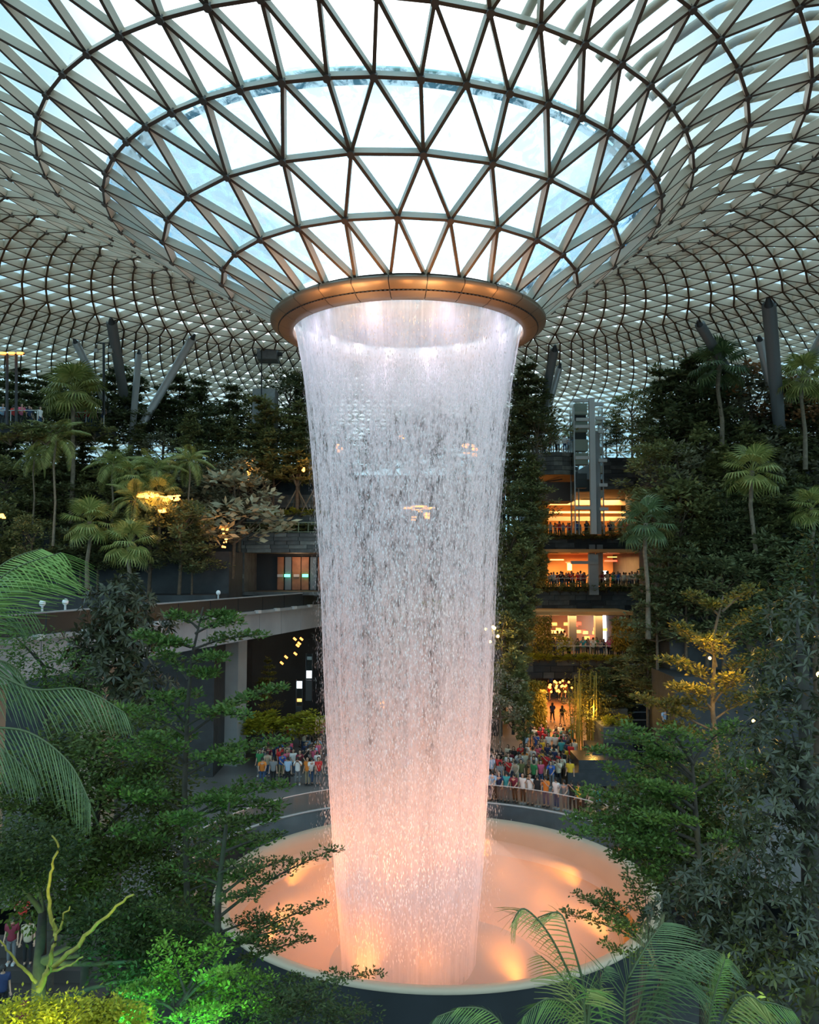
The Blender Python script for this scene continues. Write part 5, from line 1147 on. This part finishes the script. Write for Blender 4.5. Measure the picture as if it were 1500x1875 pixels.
palm('large dark feather palm sweeping up right of the folded leaf', [(1150, 2100), (1150, 1950)],
     [([(1150, 1950), (1145, 1820), (1180, 1740), (1215, 1690)], .95, 56, .45, 'palmd', .3, (1, 1)), ([(1150, 1950), (1190, 1840), (1240, 1780), (1300, 1830)], .75, 50, .6, 'palmd', -.3, (1, 1)), ([(1150, 1950), (1220, 1800), (1290, 1740), (1340, 1760)], .8, 50, .6, 'palmd', .8, (1, 1)), ([(1150, 1950), (1170, 1850), (1200, 1760), (1270, 1740)], .8, 46, .5, 'palmd', 0, (1, 1)), ([(1150, 1950), (1110, 1850), (1100, 1800), (1110, 1770)], .45, 36, .6, 'palmd', 0, (1, 1))], 11.5)
palm('upright green-lit palm frond at the bottom right', [(1300, 2100), (1295, 1950)], [([(1295, 1950), (1300, 1860), (1315, 1800), (1328, 1758)], .36, 46, .25, 'frond', 0, (1, 1)), ([(1295, 1950), (1340, 1850), (1400, 1835), (1450, 1850)], .5, 40, .7, 'frond', 0, (1, 1)), ([(1295, 1950), (1330, 1860), (1365, 1822), (1400, 1840)], .55, 34, .85, 'palm', -.4, (1, 1))], 11)
palm('low palm frond arching in at the bottom edge left of the ragged palm', [(930, 2100), (930, 1960)], [([(930, 1960), (900, 1880), (850, 1850), (800, 1862)], .5, 44, .6, 'palmd', 0, (1, 1)), ([(930, 1960), (925, 1890), (890, 1850), (840, 1845)], .4, 36, .5, 'frond', 0, (1, 1))], 11)

# ================================================================= PEOPLE
def skin_mesh(name, verts, edges, root, mats, sub=1, extra=None):
    me = bpy.data.meshes.new(name + '_s'); me.from_pydata([v[:3] for v in verts], edges, []); o = bpy.data.objects.new(name + '_s', me); col.objects.link(o)
    md = o.modifiers.new('s', 'SKIN'); md.use_smooth_shade = True
    for i, v in enumerate(verts):
        r = v[3]; q = me.skin_vertices[0].data[i]; q.radius = r if hasattr(r, '__len__') else (r, r); q.use_root = (i in root)
    if sub: sb = o.modifiers.new('b', 'SUBSURF'); sb.levels = sub; sb.render_levels = sub
    dg = bpy.context.evaluated_depsgraph_get(); ev = bpy.data.meshes.new_from_object(o.evaluated_get(dg)); ev.name = name
    bpy.data.objects.remove(o); bpy.data.meshes.remove(me)
    ev.materials.clear()
    for m_ in mats: ev.materials.append(m_)
    if extra:
        m2 = extra.mesh('x', mats); import bmesh as bm_; b = bm_.new(); b.from_mesh(ev); b.from_mesh(m2); b.to_mesh(ev); b.free(); bpy.data.meshes.remove(m2)
    ev.polygons.foreach_set('use_smooth', [True] * len(ev.polygons)); return ev
def person_proto(name, pose):
    sit = pose == 'sit'; hz = .92 if not sit else .46
    arms = {'stand': ((.21, .02, 1.12), (.24, -.08, .88)), 'phone': ((.24, -.14, 1.20), (.10, -.36, 1.48)), 'lean': ((.24, -.16, 1.16), (.20, -.40, 1.06)), 'walk': ((.23, .10, 1.13), (.22, -.02, .89)), 'sit': ((.22, -.10, .72), (.12, -.34, .62))}[pose]
    dz = hz - .92
    legs = {'stand': (((.10, .0, .50), (.10, .02, .08)),) * 2, 'phone': (((.12, .0, .50), (.13, .03, .08)),) * 2, 'lean': (((.10, -.03, .50), (.11, .05, .08)), ((.10, .02, .50), (.10, .12, .08))),
            'walk': (((.09, -.16, .52), (.09, -.22, .09)), ((.09, .06, .50), (.09, .30, .13))), 'sit': (((.11, -.42, .46), (.12, -.46, .08)),) * 2}[pose]
    fw = -.12 if pose == 'lean' else 0
    V = [(0, 0, hz, (.145, .10)), (0, fw * .4, hz + .20, (.125, .09)), (0, fw, hz + .43, (.165, .10)), (0, fw - .01, hz + .54, (.055, .055)), (0, fw - .03, hz + .62, (.075, .085)), (0, fw - .03, hz + .72, (.085, .10)), (0, fw - .02, hz + .79, (.05, .06))]
    E_ = [(0, 1), (1, 2), (2, 3), (3, 4), (4, 5), (5, 6)]; hands = []
    for si, s_ in enumerate((1, -1)):
        b = len(V); el, ha = arms
        if pose in ('walk',) and s_ < 0: el, ha = (.23, -.06, 1.13), (.20, -.24, .98)
        V += [(s_ * .19, fw, hz + .47, .058), (s_ * el[0], el[1] + fw, el[2] + dz, .042), (s_ * ha[0], ha[1] + fw, ha[2] + dz, .028), ]
        E_ += [(2, b), (b, b + 1), (b + 1, b + 2)]; d = (Vector(ha) - Vector(el)).normalized(); d = Vector((d.x * s_, d.y, d.z)); P = Vector((s_ * ha[0], ha[1] + fw, ha[2] + dz)) + d * .07
        V.append((*P, (.036, .018))); E_.append((b + 2, b + 3)); pi_ = b + 3; sd = Vector((1, 0, 0)) if abs(d.x) < .7 else Vector((0, 1, 0)); cu = d.cross(sd).normalized()
        for q in range(4):
            o = P + sd * (q - 1.5) * .020 + d * .05; k = len(V); l = (.055, .065, .06, .045)[q]; V.append((*o, .011)); V.append((*(o + d * l * .6), .010)); V.append((*(o + d * l + cu * .02), .009)); E_ += [(pi_, k), (k, k + 1), (k + 1, k + 2)]
        o = P - sd * s_ * .035; k = len(V); V.append((*o, .012)); V.append((*(o - sd * s_ * .018 + d * .03), .010)); E_ += [(pi_, k), (k, k + 1)]
    for si, s_ in enumerate((1, -1)):
        b = len(V); kn, an = legs[si]
        V += [(s_ * .095, 0, hz - .06, .085), (s_ * kn[0], kn[1], kn[2], .058), (s_ * an[0], an[1], an[2], .04), (s_ * an[0], an[1] - .13, .035, (.042, .03))]
        E_ += [(0, b), (b, b + 1), (b + 1, b + 2), (b + 2, b + 3)]
    x = MB(); hy, hzz = fw - .03, hz + .70
    x.poly([(-.016, hy - .088, hzz - .03), (.016, hy - .088, hzz - .03), (0, hy - .122, hzz - .022)], 0); x.poly([(-.016, hy - .088, hzz - .03), (0, hy - .122, hzz - .022), (0, hy - .088, hzz + .02)], 0); x.poly([(.016, hy - .088, hzz - .03), (0, hy - .088, hzz + .02), (0, hy - .122, hzz - .022)], 0)
    for s_ in (-1, 1):
        x.box((s_ * .033, hy - .088, hzz + .012), (.022, .012, .010), 0, 1); x.box((s_ * .088, hy + .005, hzz), (.014, .03, .045), 0, 0)
    x.box((0, hy - .090, hzz - .055), (.04, .010, .008), 0, 1)
    body = skin_mesh('body', V, E_, (0,), [M_skin, M_eye], 1, x)
    # shirt: torso with sleeves; trousers: hips with both legs; shoes; hair
    TV = [(0, 0, hz - .12, (.19, .145)), (0, 0, hz + .02, (.185, .14)), (0, fw * .4, hz + .20, (.175, .135)), (0, fw, hz + .42, (.215, .145)), (0, fw, hz + .53, (.11, .10))]; TE = [(0, 1), (1, 2), (2, 3), (3, 4)]
    for s_ in (1, -1):
        el = arms[0]; b = len(TV); TV += [(s_ * .19, fw, hz + .47, .092), (s_ * (.19 + (el[0] - .19) * .8), fw + el[1] * .8, hz + .47 + (el[2] + dz - hz - .47) * .8, .068)]; TE += [(3, b), (b, b + 1)]
    shirt = skin_mesh('shirt', TV, TE, (0,), [M_cloth])
    LV = [(0, 0, hz + .06, (.165, .13))]; LE = []
    for si, s_ in enumerate((1, -1)):
        kn, an = legs[si]; b = len(LV); LV += [(s_ * .095, 0, hz - .07, .10), (s_ * kn[0], kn[1], kn[2], .075), (s_ * an[0], an[1], an[2] + .03, .058)]; LE += [(0, b), (b, b + 1), (b + 1, b + 2)]
    trou = skin_mesh('trousers', LV, LE, (0,), [M_cloth])
    h = MB(); h.revolve([(.001, .13), (.06, .115), (.095, .06), (.104, 0), (.098, -.05), (.085, -.08)], (0, hy + .02, hz + .70), 12); long_ = pose in ('phone', 'stand')
    hair = h.mesh('hair', M_hair, True); hl = None
    sh = MB()
    for si, s_ in enumerate((1, -1)):
        an = legs[si][1]; sh.box((s_ * an[0], an[1] - .05, .04), (.10, .27, .08), 0)
    shoes = sh.mesh('shoes', M_cloth)
    h2 = MB(); h2.revolve([(.001, .13), (.065, .115), (.10, .06), (.108, 0), (.105, -.08), (.10, -.2), (.08, -.28)], (0, hy + .035, hz + .70), 12, R_(-20), R_(200)); hair2 = h2.mesh('hair', M_hair, True)
    ph = MB(); ph.box((0, arms[1][1] + fw - .06, arms[1][2] + .05), (.16, .012, .08)); phone = ph.mesh('phone', M_dark) if pose == 'phone' else None
    sk = MB(); sk.revolve([(.15, hz + .05), (.18, hz - .1), (.24, .45 if not sit else .3), (.20, .45 if not sit else .3)], (0, 0, 0), 12); skirt = sk.mesh('skirt', M_cloth, True)
    return dict(body=body, shirt=shirt, trousers=trou, hair=hair, hair2=hair2, shoes=shoes, phone=phone, skirt=skirt)
PP = {p: person_proto('person', p) for p in ('stand', 'phone', 'lean', 'walk', 'sit')}
COL = {'red': (.62, .03, .03), 'white': (.75, .74, .72), 'black': (.015, .015, .018), 'navy': (.02, .035, .10), 'yellow': (.80, .48, .03), 'orange': (.75, .22, .03), 'grey': (.22, .22, .23), 'pink': (.72, .12, .22), 'pale blue': (.35, .50, .68), 'teal': (.05, .32, .34), 'beige': (.45, .36, .25), 'maroon': (.20, .02, .04), 'olive': (.14, .14, .05), 'cream': (.66, .60, .45), 'blue': (.04, .12, .42), 'green': (.04, .22, .07), 'brown': (.16, .08, .04)}
BOT = {'black trousers': (.012, .012, .014), 'blue jeans': (.04, .08, .17), 'grey trousers': (.16, .16, .17), 'khaki trousers': (.33, .26, .16)}
POSEW = {'stand': 'standing', 'phone': 'filming', 'lean': 'leaning', 'walk': 'walking', 'sit': 'sitting'}
used_lab = {}
def person(P, rz, place_, shirt=None, bottom=None, pose=None, s=1.0, group=None, hair=None, skirt=False, extra=''):
    for _ in range(400):
        sc_ = shirt or rt.choices(list(COL), [5, 9, 10, 5, 2, 2, 5, 3, 4, 2, 3, 2, 2, 3, 3, 1, 2])[0]; bt = bottom or rt.choices(list(BOT), [6, 5, 3, 2])[0]; ps = pose or rt.choice(('stand', 'stand', 'phone', 'lean', 'phone')); hr = hair or rt.choice(('short', 'long'))
        hw = '' if hr == 'short' else 'long-haired '; sk_ = skirt
        lab = f"{hw}person in {sc_} top and {'skirt' if sk_ else bt} {POSEW[ps]}, {place_}"
        if lab not in used_lab: break
    used_lab[lab] = 1
    d = PP[ps]; t = thing('person', lab, 'person', tuple(P), rz, group or 'people ' + place_); t.scale = (s, s, s)
    for part in ('body', 'shirt', 'skirt' if sk_ else 'trousers', 'hair' if hr == 'short' else 'hair2', 'shoes') + (('phone',) if ps == 'phone' else ()):
        o = link('hair' if part == 'hair2' else part, d[part], t)
        if part == 'shirt': o.color = (*COL[sc_], 1)
        elif part in ('trousers', 'skirt'): o.color = (*(BOT[bt] if not sk_ else COL[sc_]), 1)
        elif part == 'shoes': o.color = (.05, .05, .05, 1) if rt.random() < .6 else (.5, .5, .5, 1)
    return t
def face_water(P): return math.atan2(D - P.y, 0 - P.x) + PI / 2
def rail_row(x0, x1, Y, z, n, place_, rows_=2, s=1.0):
    for i in range(n):
        r = i % rows_; x = x0 + (x1 - x0) * (i + .5 + rt.uniform(-.3, .3)) / n; P = Vector((x, Y + .45 + r * .7 + rt.uniform(0, .2), z)); person(P, face_water(P) + rt.uniform(-.5, .5), place_, pose=rt.choice(('lean', 'phone', 'stand', 'lean')) if r == 0 else rt.choice(('phone', 'stand')), s=s * rt.uniform(.92, 1.06))
rail_row(at(945, 985, 84).x, at(1215, 985, 84).x, 84.6, G4[5] + .02, 34, 'at the topmost gallery rail')
rail_row(at(975, 1080, 80).x, at(1190, 1080, 80).x, 80.6, G3[5] + .02, 40, 'at the middle gallery rail')
rail_row(at(945, 1207, 73).x, at(1230, 1207, 73).x, 73.6, G2[5] + .02, 36, 'at the lowest gallery rail')
for i in range(8):
    A = at(1022 + rt.uniform(-16, 14), 1195, 83); A.z = G2[5] + .02; person(A, rt.uniform(0, 6.28), 'inside the lowest gallery', pose='walk')
dA = at(1020, 829, 80)
for i in range(12):
    a = PI + PI * (i + .5) / 12; P = Vector((dA.x + 2.0 * math.cos(a) * (1 if i % 2 else .75), 80 + 1.4 + 1.6 * math.sin(a) * (1 if i % 2 else .6), dA.z + .02)); person(P, face_water(P), 'on the curved viewing deck', pose=rt.choice(('stand', 'phone', 'lean')), shirt=rt.choice(('white', 'cream', 'pale blue', 'grey', 'pink', 'black', 'white')))
# plaza right of the waterfall: hand placed front row, then the crowd behind
front = [(928, 'teal', 'grey trousers', 'stand'), (915, 'navy', 'grey trousers', 'lean'), (931 - 6 + 18, 'maroon', 'black trousers', 'lean'), (958, 'white', 'black trousers', 'stand'), (971, 'white', 'grey trousers', 'phone'), (1000, 'orange', 'blue jeans', 'phone'), (1019, 'white', 'blue jeans', 'stand'), (1035, 'grey', 'grey trousers', 'lean'), (1061, 'yellow', 'black trousers', 'stand'), (1072, 'black', None, 'stand'), (1082, 'beige', None, 'stand'), (1095, 'teal', 'blue jeans', 'lean'), (905, 'pale blue', 'black trousers', 'lean'), (895, 'white', 'blue jeans', 'stand'), (985, 'black', 'grey trousers', 'stand'), (1048, 'black', 'black trousers', 'phone')]
for px, c, b, ps in front:
    a = math.asin(min(1, 0)) if False else None
    d = ray(px, 1465); # on the plaza, just behind the barrier
    for Yq in np.arange(48, 60, .1):
        P = d * (Yq / d.y); P.z = ZP
        if math.hypot(P.x - bc[0], P.y - bc[1]) > RP + .8 and P.y > D: break
    person(P, face_water(P) + rt.uniform(-.3, .3), 'in the front row right', c, b or 'black trousers', ps, 1.08, skirt=b is None)
def crowd(n, pts, place_, z=ZP + .03, mind=.42, s=1.04, poses=('stand', 'phone', 'stand', 'lean'), **k):
    out = []; tries = 0
    while len(out) < n and tries < 9000:
        tries += 1; px = rt.uniform(pts[0], pts[1]); py = rt.uniform(pts[2], pts[3]); P = floor_at(px, py, z)
        if math.hypot(P.x - bc[0], P.y - bc[1]) < RP + .9: continue
        if any((P - q).length < mind for q in out): continue
        out.append(P); person(P, face_water(P) + rt.uniform(-.5, .5), place_, pose=rt.choice(poses), s=s * rt.uniform(.94, 1.05), **k)
crowd(50, (890, 1045, 1405, 1445), 'in the crowd near the cascade', mind=.5)
crowd(32, (960, 1052, 1365, 1405), 'at the bamboo walk entrance', mind=.5)
for px, py, c, b, ps in ((984, 1318, 'black', 'black trousers', 'walk'), (996, 1326, 'black', 'grey trousers', 'walk'), (1012, 1322, 'navy', 'black trousers', 'walk'), (1030, 1328, 'black', 'khaki trousers', 'walk'), (1049, 1345, 'grey', 'blue jeans', 'stand'), (997, 1352, 'white', 'black trousers', 'stand'), (1001, 1380, 'red', 'black trousers', 'stand')):
    person(floor_at(px, py, ZP + .03), rt.uniform(-.4, .4) + (PI if ps == 'walk' else 0), 'on the bamboo walk', c, b, ps, 1.04)
crowd(12, (1004, 1040, 1262, 1290), 'far up the bamboo walk', poses=('walk', 'stand'))
# plaza left of the waterfall
crowd(34, (470, 620, 1390, 1424), 'in the crowd under the bridge', mind=.45)
crowd(26, (460, 615, 1352, 1386), 'in the back rows left', mind=.45)
crowd(28, (625, 885, 1375, 1440), 'in the crowd behind the waterfall', mind=.6)
for px, c, b, ps in ((527, 'pale blue', 'black trousers', 'stand'), (500, 'grey', 'black trousers', 'stand'), (569, 'white', 'blue jeans', 'lean'), (583, 'red', 'grey trousers', 'stand'), (563, 'orange', 'khaki trousers', 'stand'), (480, 'orange', 'blue jeans', 'lean'), (545, 'white', 'grey trousers', 'phone')):
    person(floor_at(px, 1437, ZP + .03), rt.uniform(-.5, .5), 'in the front row left', c, b, ps, 1.06)
# seen from above at the left and along the bottom edge, on steps below the trees
stp = struct('trim_5')
for i in range(7):
    Y = 27.0 + i * 1.0; A = at(45, 1700, Y); m = MB(); m.box((A.x - .5, Y + .5, -18.5 + (1.1 + i * .45) / 2), (7, 1.0, 1.1 + i * .45)); m.build('step', mat('dark_step', (.04, .032, .028), .7), stp)
def stepz(Y): i = max(0, min(6, int(math.floor(Y - 27.0)))); return -18.5 + 1.1 + i * .45
for px, Y, c, b, ps in ((40, 33.4, 'red', 'black trousers', 'phone'), (88, 31.3, 'red', 'khaki trousers', 'stand'), (44, 29.4, 'maroon', 'black trousers', 'stand'), (8, 30.5, 'navy', 'black trousers', 'stand'), (30, 27.6, 'navy', 'blue jeans', 'lean'), (22, 32.5, 'maroon', 'grey trousers', 'stand'), (52, 32.4, 'beige', 'black trousers', 'stand'), (104, 27.5, 'black', 'black trousers', 'stand'), (10, 28.6, 'grey', 'black trousers', 'lean')):
    x = at(px, 1700, Y).x; person((x, Y, stepz(Y)), rt.uniform(-.6, .6), 'on the steps at the bottom left', c, b, ps, 1.05)
for px, Y, c, ps, w in ((42, 26.2, 'white', 'sit', 'nearest on the bottom left steps'), (15, 26.3, 'white', 'stand', 'by the bottom left hedge'), (635, 25.5, 'navy', 'phone', 'just below the bowl'), (575, 25, 'red', 'stand', 'just below the bowl'), (690, 25.2, 'black', 'stand', 'just below the bowl'), (1117, 24.5, 'grey', 'stand', 'beside the ragged palm')):
    zf_ = {25.5: -16.6, 25: -16.7, 25.2: -16.9, 24.5: -16.0}.get(Y, -17.2)
    if zf_ > -17.1:
        x = at(px, 1850, Y).x; m = MB(); m.box((x, Y, (zf_ - 18.6) / 2), (1.4, 1.2, zf_ + 18.6)); m.build('plinth_step', M_floor, stp)
        person((x, Y, zf_), PI + rt.uniform(-.3, .3) if ps != 'phone' else rt.uniform(-.4, .4), w, c, 'black trousers', ps, 1.08)
    else:
        x = at(px, 1800, Y).x; m = MB(); m.box((x, Y, (zf_ + 18.6) / 2 - 18.6), (1.2, 1.0, zf_ + 18.6)); m.build('plinth_step', M_floor, stp); person((x, Y, zf_), rt.uniform(-.5, .5), w, c, 'blue jeans', ps, 1.08)
for px, c, ps in ((1218, 'pale blue', 'lean'), (1236, 'navy', 'phone'), (1235, 'white', 'stand')):
    Y = 55 if px != 1235 or c != 'white' else 58; A = at(px, 1345 if c != 'white' else 1290, Y); person(A, 0, 'beside the dark stone cascade', c, 'black trousers', ps, 1.0)
    m = MB(); m.box((A.x, A.y, (A.z - 18) / 2), (1.0, 1.0, A.z + 18)); m.build('landing', M_stone3, cas)
# left upper terrace
ld = struct('trim_6')
def small_deck(p0, p1, Y, n, w):
    A = at(p0, 780, Y); B = at(p1, 780, Y); m = MB(); m.box(((A.x + B.x) / 2, Y + 1.4, A.z - .25), (B.x - A.x, 3, .5)); m.build('deck_edge', M_stone3, ld)
    rail_row(A.x + .3, B.x - .3, Y, A.z, n, w, s=.95); railing(0, 0, Y, A.z, 'railing ' + w.replace('on', 'of', 1), x01=(A.x, B.x))
small_deck(-30, 68, 58, 10, 'on the lamp post deck')
small_deck(125, 190, 66.5, 6, 'on the fan palm deck')
for px in (20, 60, 85, 110, 140, 175): plant('shr', px, 775, 815, 72 if px < 100 else 82, 'the high left deck edge', 1.5); q_ = PLACED[-1]; q_[6]['label'] = ['low green shrub under the lamp post deck', 'low green shrub at the end of the lamp post deck', 'low green shrub between the two high left decks', 'low shrub left of the tall fan palm crown', 'low shrub below the tall fan palm deck', 'low shrub right of the tall fan palm deck'][(20, 60, 85, 110, 140, 175).index(px)]; q_[6]['category'] = 'shrub'
lp = thing('lamp_post', 'dark lamp post with warm lit heads on the high left terrace', 'lamp post', tuple(at(22, 778, 57.2)))
b = at(22, 778, 57.2); tp = at(22, 650, 57.2)
for dx in (-.35, .3): m = MB(); m.tube([b + Vector((dx, 0, 0)), tp + Vector((dx, 0, 0))], .10, 6); m.build('post', M_dark, lp, True)
for dx in (-.6, 0, .6): m = MB(); m.box(tuple(tp + Vector((dx, 0, .1))), (.4, .3, .16)); m.build('lamp_head', M_lampw, lp)
m = MB(); m.bar(tp + Vector((-.9, 0, 0)), tp + Vector((.9, 0, 0)), .1, .1, (0, 0, 1)); m.build('crossarm', M_dark, lp)
lp2 = thing('lamp_post', 'dark unlit lamp post with two drooping heads between the left roof columns', 'lamp post', tuple(at(190, 760, 66)))
b = at(190, 760, 66); tp = at(190, 628, 66); m = MB(); m.tube([b, tp], .1, 6); m.build('post', M_dark, lp2, True)
m = MB(); m.tube([tp + Vector((-.6, 0, -.5)), tp + Vector((-.5, 0, 0)), tp + Vector((.5, 0, 0)), tp + Vector((.6, 0, -.5))], .05, 6); m.build('crossarm', M_dark, lp2, True)
for dx in (-.6, .6): m = MB(); m.box(tuple(tp + Vector((dx, 0, -.65))), (.3, .3, .3)); m.build('lamp_head', M_pale, lp2)
for px, py, Y, i in ((272, 907, 59, 0), (310, 912, 59, 1), (296, 935, 58, 2), (5, 945, 56, 3), (412, 985, 60, 4), (455, 867, 66, 5), (555, 860, 67, 6)):
    m = MB(); k = (1.5, .22) if i in (0, 1) else (.5, .15) if i < 4 else (.35, .9) if i == 4 else (.2, .2); [m.box((rt.uniform(-.5, .5) * k[0], rt.uniform(-.1, .1), rt.uniform(-.5, .5) * k[1] * 1.6), (rt.uniform(.1, .3) * min(1, k[0] + .3), .08, rt.uniform(.07, .16)), 0) for _ in range(int(6 + 14 * k[0]))]; o = m.build('garden_light', M_lampw); o.location = at(px, py, Y); tag(o, ['long orange light glowing through the left-hand trees', 'orange light glowing right of the long one in the left trees', 'small orange light low among the left-hand palms', 'orange light at the far left edge among trees', 'orange uplight on the trunk beside the left stone wall', 'tiny yellow light above the pale umbrella tree', 'tiny yellow light beside the waterfall on the left ledge'][i], 'light')
    point('garden_glow', tuple(at(px, py, Y - .6)), 60, (1, .45, .12), .2)

# things of one kind that stand in a row are told apart by their order
NUM = ['leftmost', 'second from the left', 'third from the left', 'fourth from the left', 'fifth from the left', 'sixth from the left', 'seventh from the left', 'eighth from the left', 'ninth from the left', 'tenth from the left', 'eleventh from the left', 'twelfth from the left', 'thirteenth from the left', 'fourteenth from the left', 'fifteenth from the left', 'sixteenth from the left', 'seventeenth from the left', 'eighteenth from the left', 'nineteenth from the left', 'twentieth from the left', 'twenty-first from the left', 'twenty-second from the left', 'twenty-third from the left', 'twenty-fourth from the left', 'twenty-fifth from the left', 'rightmost']
for g, base in (('tubular rails above the roof glass', 'pale tubular rail outside the roof glass'), ('bamboo stems beside the walk', 'thin bamboo stem with yellow-green leaves beside the walk'), ('lamps at the end of the bamboo walk', 'tiny warm lamp at the end of the bamboo walk'), ('lights behind the waterfall', 'orange light on the terraces behind the waterfall'), ('orange lamps hanging under the bridge', 'small orange lamp hanging under the bridge'), ('lamps right of the waterfall', 'small yellow lamp just right of the waterfall')):
    L = [o for o in col.objects if o.get('group') == g]
    def keyx(o):
        v = o.matrix_basis.translation
        if v.length < .01 and o.type == 'MESH': v = Vector(o.data.vertices[-1].co)
        return v.x / max(v.y, 1)
    L.sort(key=keyx)
    for i, o in enumerate(L): o['label'] = base + ', ' + (NUM[i] if i < len(L) - 1 else 'rightmost')
